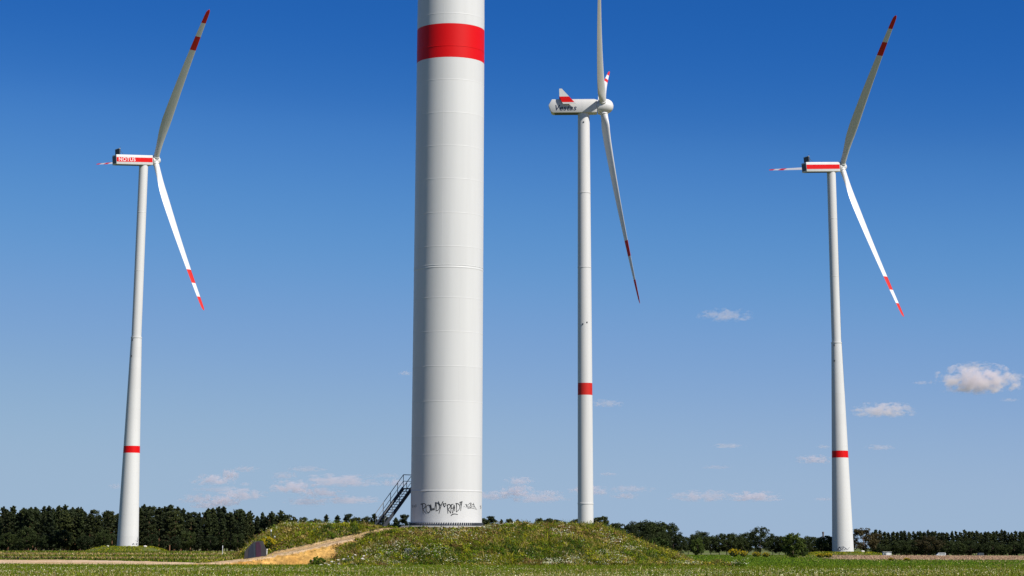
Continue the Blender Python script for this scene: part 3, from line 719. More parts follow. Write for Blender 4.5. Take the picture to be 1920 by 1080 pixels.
def make_broadleaf(seed, H=12.0, W=.42, mat='leaf', low=.12, per=60, size=.032):
    r = random.Random(seed); C = []; R = []; limbs = []
    for i in range(24):
        a = i * 2.4 + r.uniform(-.4, .4); q = (i + .5) / 24; el = 1 - 2 * q; rr = sqrt(max(0, 1 - el * el)) * r.uniform(.6, .95)
        zc = H * (low + (1 - low) * .53) + el * H * (1 - low) * .40 * r.uniform(.85, 1.1)
        p = Vector((rr * H * W * cos(a), rr * H * W * sin(a), zc)); limbs.append((min(.75, max(.15, zc / H * .7)), p - Vector((0, 0, H * min(.75, max(.15, zc / H * .7))))))
        for k in range(5):
            C.append((p.x + r.uniform(-1, 1) * H * .10, p.y + r.uniform(-1, 1) * H * .10, p.z + r.uniform(-1, 1) * H * .08)); R.append(H * .095 * r.uniform(.6, 1.25))
    V, F = leaf_cloud(C, R, per, H * size, seed, .85)
    V[:, 2] = np.maximum(V[:, 2], .02 * H)
    return trunk_mb(H * .8, H * .02, limbs[::2], seed).mesh('trunk', M['bark'], 60), np_mesh('crown', V, F, M[mat]), float(V[:, 2].max())

SPRUCE = [make_conifer(100 + i, 18, 'spruce') for i in range(10)]
SCOTS = [make_conifer(200 + i, 16, 'scots') for i in range(6)]
BROAD = [make_broadleaf(300 + i, 12) for i in range(4)] + [make_broadleaf(310, 12, .5, 'leaf_red')]

def plant_tree(var, x, y, hgt, name, label, group, cat='tree', wid=1.0, zoff=0.0):
    tm, cm, h0 = var; s = hgt / h0
    root = bpy.data.objects.new(name, None); COL.objects.link(root); root.location = (x, y, float(base_z(x, y)) + zoff)
    root.rotation_euler = (0, 0, random.uniform(0, 6.28)); root.scale = (s * wid, s * wid, s)
    tag(root, label, cat, group)
    link('trunk', tm, root); link('crown', cm, root)
    return root

def tree_at(var, px, ytop, d, *a, **k):
    p = at(px, ytop, d); return plant_tree(var, p.x, d, p.z - float(base_z(p.x, d)), *a, **k)

def profile(pts, x): return float(np.interp(x, [p[0] for p in pts], [p[1] for p in pts]))
R_ = random.Random(11)
# the tall wood on the left: three rows, the front one leafy to the ground
left_top = [(-40, 955), (60, 957), (110, 951), (200, 958), (300, 953), (400, 956), (470, 962), (520, 965), (570, 974)]
for row, (d0, step, off) in enumerate(((905, 14.5, 3), (935, 13, 1), (975, 9, -1))):
    x = -30 + row * 6
    while x < 575:
        d = d0 + R_.uniform(-10, 10); yt = profile(left_top, x) + off + (R_.choice((-7, -3, 0, 2, 5, 9, 13)) if row < 2 else R_.choice((-8, -5, -2, 0, 2, 5, 8))) + R_.uniform(-2, 2)
        tree_at(R_.choice(SPRUCE if R_.random() < .78 else SCOTS), x, yt, d, 'pine_tree', ('dark pine of the tall wood, left of the leftmost turbine tower' if x < 242 else 'dark pine of the tall wood, between the leftmost turbine tower and the sandy ramp'), 'pines of the left wood', wid=R_.uniform(.85, 1.45))
        x += step * R_.uniform(.5, 1.5)
# young broadleaf trees along the edge of that wood
for px, yt in ((18, 998), (52, 985), (88, 1000), (118, 992), (160, 1003), (196, 990), (285, 1000), (330, 1004), (352, 995), (395, 1003), (446, 1000)):
    tree_at(R_.choice(BROAD[:4]), px, yt, 880 + R_.uniform(-6, 6), 'broadleaf_tree', 'low leafy tree at the front edge of the tall left wood', 'edge trees of the left wood', wid=R_.uniform(.9, 1.2))
for k in range(24):
    tree_at(R_.choice(BROAD[:4]), -10 + k * 22 + R_.uniform(-6, 6), R_.uniform(998, 1012), 955 + R_.uniform(-8, 8), 'broadleaf_tree', 'dark undergrowth tree between the trunks of the tall left wood', 'undergrowth of the left wood', wid=R_.uniform(1.2, 1.6))
# spaced pines seen over the mound
for px, yt in ((583, 975), (597, 970), (612, 962), (633, 966), (652, 963), (668, 968), (686, 966), (702, 963), (722, 966), (742, 970), (757, 963), (700, 976), (660, 977), (625, 979),
               (908, 970), (922, 966), (940, 974), (955, 972), (971, 974), (930, 980)):
    tree_at(R_.choice(SCOTS + SPRUCE[:2]), px, yt + R_.uniform(-1.5, 1.5), 830 + R_.uniform(-25, 25), 'pine_tree', 'pine whose top shows over the mound around the staircase and near tower', 'pines behind the mound', wid=R_.uniform(1.0, 1.35))
for px, yt in ((1012, 970), (1027, 971), (1043, 973), (1058, 977), (1072, 975), (1083, 972), (1118, 969), (1131, 967), (1148, 980), (1158, 979)):
    tree_at(R_.choice(SCOTS), px, yt, 700 + R_.uniform(-15, 15), 'pine_tree', 'pine behind the right crest of the mound beside the slim tower', 'pines by the slim tower', wid=R_.uniform(1.15, 1.4))
# leafy copse at the right end of the mound
for px, yt, wd in ((1178, 983, 1.1), (1196, 976, 1.1), (1214, 973, 1.15), (1232, 976, 1.1), (1250, 979, 1.1), (1262, 996, 1.0), (1240, 995, 1.1), (1206, 994, 1.1), (1276, 1004, 1.0), (1170, 996, 1.0)):
    tree_at(R_.choice(BROAD[:4]), px, yt, 560 + R_.uniform(-15, 15), 'broadleaf_tree', 'dark round tree in the copse at the right end of the mound', 'trees of the copse', wid=wd)
# middle distance between copse and right turbine
for px, yt in ((1290, 1005), (1305, 1000), (1314, 995), (1332, 1003), (1348, 1001), (1362, 1000), (1376, 999), (1390, 1003), (1400, 997), (1448, 1003), (1460, 1004), (1472, 1006), (1500, 1006), (1512, 1004), (1526, 1006), (1538, 1005), (1550, 1003), (1562, 1006)):
    tree_at(R_.choice(BROAD[:4]), px, yt + R_.uniform(-1, 1), 900 + R_.uniform(-30, 30), 'broadleaf_tree', 'small tree in the low tree line between the copse and the rightmost turbine', 'low tree line', wid=R_.uniform(1.0, 1.3))
tree_at(BROAD[1], 1424, 986, 760, 'broadleaf_tree', 'tallest round tree of the low line left of the rightmost turbine', 'low tree line', wid=1.15)
tree_at(BROAD[4], 1618, 989, 960, 'broadleaf_tree', 'large rusty green tree just right of the rightmost turbine foot', 'right wood', wid=1.45)
tree_at(BROAD[4], 1740, 1004, 1350, 'broadleaf_tree', 'wide rusty tree in front of the right wood, left of the white van', 'right wood', wid=1.6)
# the far wood on the right
for row, (d, yt0, step) in enumerate(((1520, 995, 7.5), (1480, 998, 9))):
    x = 1636 + 4 * row
    while x < 1945:
        tree_at(R_.choice(SPRUCE), x, yt0 + R_.uniform(-3.5, 3.5), d + R_.uniform(-10, 10), 'pine_tree', ('narrow dark pine of the far right wood, between turbine foot and white van' if x < 1764 else 'narrow dark pine of the far right wood, right of the white van'), 'pines of the right wood', wid=R_.uniform(1.0, 1.4))
        x += step * R_.uniform(.75, 1.25)
x = 1650
while x < 1940:
    tree_at(R_.choice(BROAD[:4]), x, R_.uniform(1011, 1020), 1400 + R_.uniform(-10, 10), 'broadleaf_tree', 'low leafy tree at the foot of the far right wood', 'edge trees of the right wood', wid=R_.uniform(1.2, 1.6)); x += R_.uniform(17, 26)

# shrubs and flowering bushes at the right
SHRUB = [make_broadleaf(400 + i, 3.0, .45, 'shrub', .03, 40, .05) for i in range(3)]
YELL = [make_broadleaf(420 + i, 1.2, .75, 'yellow', .25, 16, .06) for i in range(2)]
GREEN = [make_broadleaf(430, 1.1, .75, 'shrub', .02, 26, .07)]
def shrub(var, px, ytop, d, label, wid=1.0, cat='shrub', name='shrub'):
    return tree_at(var, px, ytop, d, name, label, 'shrubs at the field edge', cat, wid)
shrub(SHRUB[0], 1308, 1006, 340, 'pale green bush right of the mound, left of the yellow flowers', .9)
shrub(SHRUB[1], 1486, 998, 330, 'tall bright green bush midway between yellow bushes and rightmost turbine', 1.05)
shrub(SHRUB[2], 1236, 1006, 330, 'round green bush at the right foot of the mound', 1.3)
shrub(SHRUB[2], 1504, 1022, 335, 'low green bush leaning on the tall bright bush', 1.2)
def yellow_bush(px, ytop, d, label, wid):
    p = at(px, ytop, d); bz = float(base_z(p.x, d)); hh = p.z - bz
    root = empty('flowering_bush', (p.x, d, bz), label, 'bush', 'yellow flowering bushes')
    for var, nm, sc_ in ((GREEN[0], 'foliage', .85), (YELL[(px * 7) % 2], 'blossom', 1.0)):
        o = link(nm, var[1], root); s = hh / var[2] * sc_; o.scale = (s * wid, s * wid, s); o.rotation_euler = (0, 0, px % 6)
for px, yt, wd, lb in ((1376, 1028, 1.0, 'yellow flowering bush nearest the pale green bush'), (1394, 1032, .9, 'small yellow flowering bush second from the left'), (1418, 1034, 1.2, 'low wide yellow flowering bush in the middle of the row'),
                       (1436, 1035, 1.1, 'low yellow flowering bush left of the tall bright bush'), (1538, 1037, 1.5, 'yellow flowers at the foot of the rightmost turbine'), (1553, 1036, 1.2, 'yellow flowering bush touching the rightmost turbine foot')):
    yellow_bush(px, yt, 330, lb, wd)
yellow_bush(1670, 1045, 260, 'small yellow bush in the stubble below the white cabin', 1.2)
yellow_bush(1700, 1045, 255, 'yellow green bush in the stubble right of the white cabin', 1.4)

# plants on the mound
def mound_plant(var, px, ytop, x, y, label, wid=1.0, name='shrub', cat='shrub'):
    gz_ = float(near_z(np.array([x]), np.array([y]))[0][0]); hh = at(px, ytop, y).z - gz_
    o = plant_tree(var, x, y, hh, name, label, 'plants on the mound', cat, wid); o.location.z = gz_ - .04; return o
WEED = make_broadleaf(450, .8, .8, 'weed', .02, 14, .11)
SILV = make_broadleaf(440, 1.0, .75, 'silver', .02, 20, .10)
p = at(766, 1036, 175.5); mound_plant(SILV, 766, 1026, p.x, 175.5, 'silvery grey bush low on the front of the mound', 1.1)
p = at(596, 1045, 172.8); mound_plant(WEED, 596, 1041, p.x, 172.8, 'leafy green weed at the foot of the sand bank', 1.2)
p = at(700, 1012, 178.5); mound_plant(WEED, 701, 1006, p.x, 178.3, 'small green weed on the front edge of the ramp', 1.2)
p = at(888, 1045, 174.2); mound_plant(SILV, 888, 1037, p.x, 174.2, 'pale grey bush at the front foot of the mound, under the near tower', 1.3)
pY = at(504, 1014, 180.5)
yb = empty('flowering_bush', (pY.x, 180.5, float(near_z(np.array([pY.x]), np.array([180.5]))[0][0]) - .05), 'bright yellow flower clump beside the spray painted wall', 'bush', 'yellow flowering bushes')
o = link('blossom', YELL[0][1], yb); o.scale = (.7, .7, .9); o = link('foliage', GREEN[0][1], yb); o.scale = (.75, .75, .8)

# ------------------------------------------------------------------ grass and herbs
def blades(name, P, hgt, wid, cols, kind='grass', lean=.35, dark_root=False):
    N = len(P); az = rng.uniform(0, pi, N); le = rng.normal(0, lean, (N, 2)) * hgt[:, None]
    dx = np.cos(az) * wid * .5; dy = np.sin(az) * wid * .5; zero = np.zeros(N)
    A = P + np.stack([-dx, -dy, zero], -1); B = P + np.stack([dx, dy, zero], -1)
    T = P + np.stack([le[:, 0], le[:, 1], hgt], -1)
    Mi = P + np.stack([le[:, 0] * .35, le[:, 1] * .35, hgt * .55], -1)
    Ma = Mi + np.stack([-dx, -dy, zero], -1) * .8; Mb = Mi + np.stack([dx, dy, zero], -1) * .8
    V = np.stack([A, B, Ma, Mb, T], 1).reshape(-1, 3); b = np.arange(N)[:, None] * 5
    F = np.concatenate([b + [0, 1, 3], b + [0, 3, 2], b + [2, 3, 4]], 0)
    return np_mesh(name, V, F, M['grass'], np.repeat(cols, 5, 0))

def heads(name, P, size, cols):
    """flat flower heads"""
    N = len(P); az = rng.uniform(0, 2 * pi, N); t = rng.normal(0, .35, (N, 2))
    e1 = np.stack([np.cos(az), np.sin(az), t[:, 0]], -1) * size[:, None] * .5; e2 = np.stack([-np.sin(az), np.cos(az), t[:, 1]], -1) * size[:, None] * .5
    up = np.zeros_like(e1); up[:, 2] = size * .3
    V = np.stack([P - e1, P - e2 * .9, P + e1, P + e2, P + up], 1).reshape(-1, 3); b = np.arange(N)[:, None] * 5      # a small cone of petals
    return np_mesh(name, V, np.concatenate([b + [0, 1, 4], b + [1, 2, 4], b + [2, 3, 4], b + [3, 0, 4]], 0), M['grass'], np.repeat(cols, 5, 0))

def mixcol(keys, wts, n):
    k = np.asarray(keys); idx = rng.choice(len(k), n, p=np.asarray(wts) / sum(wts)); return k[idx] * rng.uniform(.7, 1.3, (n, 1))

G1, G2, G3 = (.092, .165, .008), (.155, .21, .013), (.21, .225, .024)
DRY, STRAW, BROWN = (.37, .28, .085), (.50, .41, .20), (.18, .11, .04)
OLIVE, DKG, YG = (.125, .145, .012), (.035, .068, .007), (.30, .29, .012)

def in_view(P, m=1.12): return np.abs(P[:, 0]) < .238 * P[:, 1] * m + 1

# foreground meadow
N = 330000
yy = 96 + (178 - 96) * rng.random(N) ** .9; xx = (rng.random(N) * 2 - 1) * (yy * .27 + 1)
zz, sd = near_z(xx, yy); keep = (sd == 0) & ~((xx < -23) & (yy > 172.8)) & (zz < .7)
xx, yy, zz = xx[keep], yy[keep], zz[keep]; N = len(xx)
n = fbm(xx * .12, yy * .5, 21); n2 = fbm(xx * .5, yy * 1.4, 22)
cg = mixcol([G1, G2, G3, OLIVE], [4, 4, 3, 4], N); cd_ = mixcol([DRY, STRAW, OLIVE, G3], [4, 3, 5, 3], N)
far = sstep(138, 160, yy)
dry = (n + .5 * n2 + rng.normal(0, .3, N) - .8 * far > .36)[:, None]
hg = rng.uniform(.05, .16, N) * (1 + .7 * n2.clip(-.6, 1)); hg = np.where(rng.random(N) < .02, hg * 2.2, hg)
P = np.stack([xx, yy, zz - .01], -1)
tag(link('meadow_grass', blades('meadow_grass', P, hg, rng.uniform(.015, .05, N), np.where(dry, cd_, cg))), 'short green meadow grass with dry patches in the foreground', 'grass', kind='stuff')
# clover and yarrow heads in the meadow
n3 = fbm(xx * .2, yy * .7, 31); pick = rng.random(N) < .06 * np.clip(.5 + n3, 0.05, 1.5) * (1 - .9 * far)
Q = P[pick] + np.stack([np.zeros(pick.sum()), np.zeros(pick.sum()), hg[pick] + .03], -1)
tag(link('meadow_flowers', heads('meadow_flowers', Q, rng.uniform(.035, .085, len(Q)), mixcol([(.58, .55, .36), (.46, .40, .20), (.40, .42, .20)], [4, 4, 2], len(Q)))), 'tiny pale flower heads scattered over the foreground meadow', 'flowers', kind='stuff')

# herbs over the mound
N = 260000
xx = rng.uniform(-26, 18, N); yy = 169 + 22 * rng.random(N)
zz, sd = near_z(xx, yy)
d2t = np.hypot(xx - TX, yy - TY)
zm, _, acr = mound_parts(xx, yy)
onramp = sd > 0
keep = (~onramp | ((sd == 2) & (rng.random(N) < .02)) | (onramp & (acr < -1.35) & (acr > -1.9) & (rng.random(N) < .12)) | ((sd == 1) & (acr > 1.0) & (rng.random(N) < .12)))
keep &= (zm > .02) & (d2t > 3.95) & ~((xx < -21.5) & (yy < 178.3)) & ~((xx < -16) & (sd == 0) & (acr < -1.2) & (zm < .15))
# rubble and bare soil under the ramp's end
bare = np.exp(-(((xx + 13.4) / 2.0) ** 2 + ((yy - 174) / 2.2) ** 2)); keep &= rng.random(N) > bare * .8
xx, yy, zz = xx[keep], yy[keep], zz[keep]; N = len(xx)
n = fbm(xx * .45, yy * .6, 41); n2 = fbm(xx * 1.1, yy * 1.3, 42); n3 = fbm(xx * .35 + 3, yy * .5, 43)
left = xx < -10.5
c0 = mixcol([G2, OLIVE, YG, G1, DRY], [3, 3, 2, 2, 2], N); c1 = mixcol([BROWN, DRY, OLIVE, STRAW], [3, 3, 3, 1], N); c2 = mixcol([DKG, G1, BROWN], [5, 2, 2], N); c3 = mixcol([YG, DRY, G3, STRAW], [4, 2, 3, 2], N)  # dark greens partly stand in for shadows between the clumps
m1 = (n + rng.normal(0, .3, N) > .3)[:, None]; m2 = (n2 + rng.normal(0, .25, N) < -.25)[:, None]; m3 = (n3 + rng.normal(0, .3, N) > .5)[:, None] | ((left & (rng.random(N) < .5))[:, None])
cc = np.where(m3, c3, np.where(m2, c2, np.where(m1, c1, c0)))
hg = rng.uniform(.10, .30, N) * (1 + .55 * np.clip(n2, -.6, 1)); hg *= np.clip((d2t[keep] - 3.8) / 3.0, .10, 1)
hg = np.where(onramp[keep], np.minimum(hg * .35, .06), hg); tall = rng.random(N) < .03; hg = np.where(tall & ~onramp[keep] & (d2t[keep] > 5), hg * 2.2, hg)
P = np.stack([xx, yy, zz - .04], -1)
tag(link('mound_herbs', blades('mound_herbs', P, hg, rng.uniform(.02, .07, N), cc, lean=.55)), 'rough herbs and grass in green, olive and straw covering the mound', 'grass', kind='stuff')
# leafy tussocks among them, each of one colour, some in flower
K = 9000; ci = rng.choice(np.nonzero(~onramp[keep])[0], K, replace=False); C = P[ci].copy(); cr = np.where(rng.random(K) < .09, rng.uniform(.32, .62, K), rng.uniform(.10, .30, K)) * np.clip((np.hypot(C[:, 0] - TX, C[:, 1] - TY) - 3.8) / 3.0, .12, 1)
kn = fbm(C[:, 0] * .5, C[:, 1] * .6, 45) + rng.normal(0, .35, K)
kc = np.where((kn > .3)[:, None], mixcol([BROWN, DRY, OLIVE], [4, 2, 3], K), np.where((kn < -.2)[:, None], mixcol([DKG, G1, (.06, .09, .02)], [4, 2, 3], K), mixcol([G2, YG, OLIVE, G3], [4, 3, 3, 2], K)))
per = np.where(cr > .3, 80, 24); ri = np.repeat(np.arange(K), per); n_ = len(ri)
dv = rng.normal(size=(n_, 3)); dv /= np.linalg.norm(dv, axis=1)[:, None]; dv[:, 2] = np.abs(dv[:, 2])
LP = C[ri] + dv * cr[ri][:, None] * np.array([1.15, 1.15, 1.0]) * rng.uniform(.4, 1, (n_, 1)) + np.array([0, 0, .05])
e1 = rng.normal(size=(n_, 3)); e1 /= np.linalg.norm(e1, axis=1)[:, None]; e2 = np.cross(e1, dv); e2 /= np.linalg.norm(e2, axis=1)[:, None] + 1e-9
ls = rng.uniform(.05, .13, (n_, 1))
V = np.stack([LP - e1 * ls * .5 - e2 * ls * .25, LP + e1 * ls * .5 - e2 * ls * .25, LP + e2 * ls * .6], 1).reshape(-1, 3)
tag(link('mound_tussocks', np_mesh('mound_tussocks', V, np.arange(3 * n_).reshape(-1, 3), M['grass'], np.repeat(kc[ri] * rng.uniform(.8, 1.2, (n_, 1)), 3, 0))), 'leafy tussocks in patches of green and brown over the mound', 'plants', kind='stuff')
nw = fbm(C[:, 0] * .55 + 9, C[:, 1] * .75, 51) + .5 * fbm(C[:, 0] * 1.6, C[:, 1] * 1.6, 52) + rng.normal(0, .25, K)
front = sstep(183.5, 179, C[:, 1]) * sstep(-13.5, -10, C[:, 0]) + .35 * (C[:, 0] < -15)
fl_ = (nw > .38) & (rng.random(K) < front); fi = np.repeat(np.nonzero(fl_)[0], 4); n_ = len(fi)
dv = rng.normal(size=(n_, 3)) * .5
Q = C[fi] + np.stack([dv[:, 0] * cr[fi] * 1.3, dv[:, 1] * cr[fi] * 1.3, cr[fi] * rng.uniform(.85, 1.35, n_) + .06], -1)
extra = rng.random(N) < .002; Q = np.concatenate([Q, P[extra] + np.stack([0 * hg[extra], 0 * hg[extra], hg[extra] + .05], -1)])
tag(link('white_flowers', heads('white_flowers', Q, rng.uniform(.04, .10, len(Q)), mixcol([(.70, .69, .55), (.58, .57, .40), (.42, .46, .28)], [3, 3, 3], len(Q)))), 'drifts of small white flower heads across the mound', 'flowers', kind='stuff')
ny = fbm(xx * .4 + 5, yy * .5, 61); edge = sstep(9, 13, xx) + sstep(-17.5, -20, xx) * 1.2 + .25
pick = rng.random(N) < .035 * np.clip(ny + .2, 0, 1) * edge
Q = P[pick]; Q[:, 2] += hg[pick] * 1.05 + .04
tag(link('yellow_flowers', heads('yellow_flowers', Q, rng.uniform(.05, .12, len(Q)), mixcol([(.62, .50, .02), (.5, .42, .05)], [3, 2], len(Q)))), 'scattered yellow flowers on both ends of the mound', 'flowers', kind='stuff')

# rough strip behind the track (left) and fields behind the meadow (right)
N = 90000
yy = 190 + (620 - 190) * rng.random(N) ** 1.6; xx = -(rng.random(N)) * (yy * .27) + 2
kp = (xx < -.10 * yy) & ~((yy < 191 ) & (xx < -30)); xx, yy = xx[kp], yy[kp]; N = len(xx); zz = base_z(xx, yy)
n = fbm(xx * .05, yy * .10, 71); band = np.sin(14000 / yy * .33 + 1.0) + .8 * n + rng.normal(0, .35, N)
cc = np.where((band > .05)[:, None], mixcol([BROWN, DRY, STRAW], [4, 3, 2], N), mixcol([G1, OLIVE, DKG, G3], [3, 4, 2, 2], N))
sc_ = yy / 200
tag(link('rough_grass', blades('rough_grass', np.stack([xx, yy, zz - .02], -1), rng.uniform(.12, .42, N) * (.8 + .2 * sc_), rng.uniform(.05, .14, N) * sc_, cc)), 'rough brown and green weeds between the dirt track and the left wood', 'grass', kind='stuff')
N = 110000
yy = 172 + (430 - 172) * rng.random(N) ** 1.3; xx = rng.random(N) * (yy * .27) ; kp = (xx > .05 * yy) & ((xx > 15) | (yy > 205)); xx, yy = xx[kp], yy[kp]; N = len(xx); zz = base_z(xx, yy)
stubm = sstep(268, 288, yy + 8 * fbm(xx * .1, yy * .05, 81)) * sstep(.138, .15, xx / yy); n = fbm(xx * .06, yy * .2, 82) + .5 * fbm(xx * .3, yy * .3, 83)
isst = rng.random(N) < stubm; isdry = (n + rng.normal(0, .25, N) > .75)
cc = np.where(isst[:, None], mixcol([(.40, .28, .18), (.50, .37, .24), (.28, .19, .12)], [3, 3, 2], N), np.where(isdry[:, None], mixcol([DRY, STRAW, OLIVE], [3, 3, 2], N), mixcol([G1, (.10, .17, .02), G2], [4, 4, 2], N)))
sc_ = yy / 200
tag(link('field_grass', blades('field_grass', np.stack([xx, yy, zz - .02], -1), np.where(isst, rng.uniform(.06, .2, N), rng.uniform(.06, .2, N)), rng.uniform(.04, .12, N) * sc_, cc)), 'green field with a pale stubble strip before the right wood', 'grass', kind='stuff')
# grass on the two far banks
P = []
for cx, cy, tz_, rp, rt in ((-147.2, 847, 1.0, 9.5, 17), (131.0, 868, -.35, 11, 18)):
    a = rng.uniform(0, 2 * pi, 5000); r = rt * np.sqrt(rng.random(5000)); bz = float(base_z(cx, cy)); h = np.interp(r, [0, rp, rp + (rt - rp) * .35, rp + (rt - rp) * .7, rt], [1, .98, .7, .3, -.1])
    kp = r > 4.6; P.append(np.stack([cx + r * np.cos(a), cy + r * np.sin(a), bz + (tz_ - bz) * h - .05], -1)[kp])
P = np.concatenate(P); N = len(P)
tag(link('bank_grass', blades('bank_grass', P, rng.uniform(.2, .6, N), rng.uniform(.2, .5, N), mixcol([YG, OLIVE, G2, DRY], [4, 4, 3, 1], N))), 'yellow green grass on the low banks round the far turbine feet', 'grass', kind='stuff')

# loose stones at the foot of the ramp
def rock_mesh(seed):
    bm = bmesh.new(); bmesh.ops.create_icosphere(bm, subdivisions=1, radius=1); r = random.Random(seed)
    for v in bm.verts: v.co *= r.uniform(.7, 1.15)
    me = bpy.data.meshes.new('stone'); bm.to_mesh(me); bm.free(); me.materials.append(M['stone']); return me
RK = [rock_mesh(i) for i in range(4)]
for k in range(46):
    x, y = R_.gauss(-13.3, 1.5), R_.gauss(174.0, 1.0)
    zq, sq = near_z(np.array([x]), np.array([y])); s = R_.uniform(.07, .20)
    o = link('stone', RK[k % 4]); o.location = (x, y, float(zq[0]) + s * .1); o.scale = (s * 1.3, s, s * .7); o.rotation_euler = (0, 0, R_.uniform(0, 6))
    tag(o, 'pale loose stone in the rubble at the right end of the sand bank', 'stone', 'rubble stones by the sand bank')
for px, py, d, s, lb in ((272, 1024.5, 840, .55, 'white boulder beside the foot of the turbine before the pines'), (202, 1024, 843, .4, 'small white stone left of the foot of the turbine before the pines'), (1617.5, 1034, 860, .6, 'white boulder right of the rightmost turbine foot')):
    o = link('boulder', RK[1]); o.location = at(px, py, d); o.scale = (s * 1.3, s, s * .8); tag(o, lb, 'boulder', 'boulders at turbine feet')

# ------------------------------------------------------------------ far cabin, vehicles, chimney
def cabin():
    p = at(1663, 1044, 820); p.z = at(1663, 1043.5, 820).z; s = 820 * .974 / FPX
    root = empty('transformer_cabin', p, 'small white transformer cabin at the edge of the stubble field', 'cabin')
    bevel(MB().box((0, 0, 4.3 * s), (15 * s, 2.6, 8.6 * s)).build('housing', M['concrete_white'], root), .05, 1)
    MB().box((0, 0, 8.8 * s), (16.5 * s, 3.0, .15)).build('roof', M['concrete'], root)
    MB().box((1.5 * s, -1.32, 3.9 * s), (5 * s, .06, 6.6 * s)).build('door', M['van'], root)
    MB().box((-4.6 * s, -1.32, 4.6 * s), (3.4 * s, .06, 3.5 * s)).build('louvre', M['galv'], root)
cabin()
def van(px, d, name, label, body, L=5.2, rot=0.0):
    p = at(px, 1043.5, d); root = empty(name, p, label, 'van' if 'van' in name else 'car', 'vehicles by the right wood'); root.rotation_euler = (0, 0, rot)
    prof = [(-.5, .35), (-.5, .95), (-.40, 1.05), (-.27, 1.85), (-.18, 2.05), (.48, 2.05), (.5, 1.9), (.5, .35)]
    W = 1.9; n = len(prof); vs = [(q[0] * L, sd * W / 2, q[1]) for sd in (-1, 1) for q in prof]
    bevel(MB().add(vs, [tuple(reversed(range(n))), tuple(range(n, 2 * n))] + [(i, (i + 1) % n, n + (i + 1) % n, n + i) for i in range(n)]).build('body', body, root), .06, 1)
    for sd in (-1, 1):
        for k, (x0, x1) in enumerate(((-.30, -.16), (-.14, .1), (.12, .44))):
            MB().add([(x0 * L + (.1 if k == 0 else 0) * 0, sd * (W / 2 + .012), 1.15), (x1 * L, sd * (W / 2 + .012), 1.15), (x1 * L, sd * (W / 2 + .012), 1.75), ((x0 + (.06 if k == 0 else 0)) * L, sd * (W / 2 + .012), 1.75)], [(0, 1, 2, 3)]).build('window', M['glass'], root)
        for x0 in (-.3, .3):
            c = Vector((x0 * L, sd * (W / 2 - .1), .33)); MB().tube([c - Vector((0, .12, 0)), c + Vector((0, .12, 0))], .33, 16).build('wheel', M['tyre'], root)
    MB().box((-.345 * L, 0, 1.45), (.05, W * .82, .6), (Vector((.85, 0, -.5)).normalized(), Vector((0, 1, 0)), Vector((.5, 0, .85)).normalized())).build('windscreen', M['glass'], root)
van(1764, 1260, 'parked_van', 'white van parked in front of the right wood', M['van'], 5.4)
van(1838, 1300, 'parked_car', 'small grey car at the wood edge, right of the white van', M['galv'], 4.2, .5)
def chimney():
    p = at(1543.5, 1008, 1500); t = at(1543.5, 997, 1500); root = empty('chimney', (p.x, 1500, -6), 'dark chimney rising behind the trees left of the rightmost turbine', 'chimney'); h = t.z + 6
    MB().lathe([(.7, 0), (.52, h - 1.2)], 20).build('shaft', M['brick'], root, 40)
    MB().lathe([(.52, h - 1.2), (.68, h - 1.1), (.68, h - .2), (.6, h), (.3, h)], 20).build('crown', M['brick'], root, 30)
chimney()

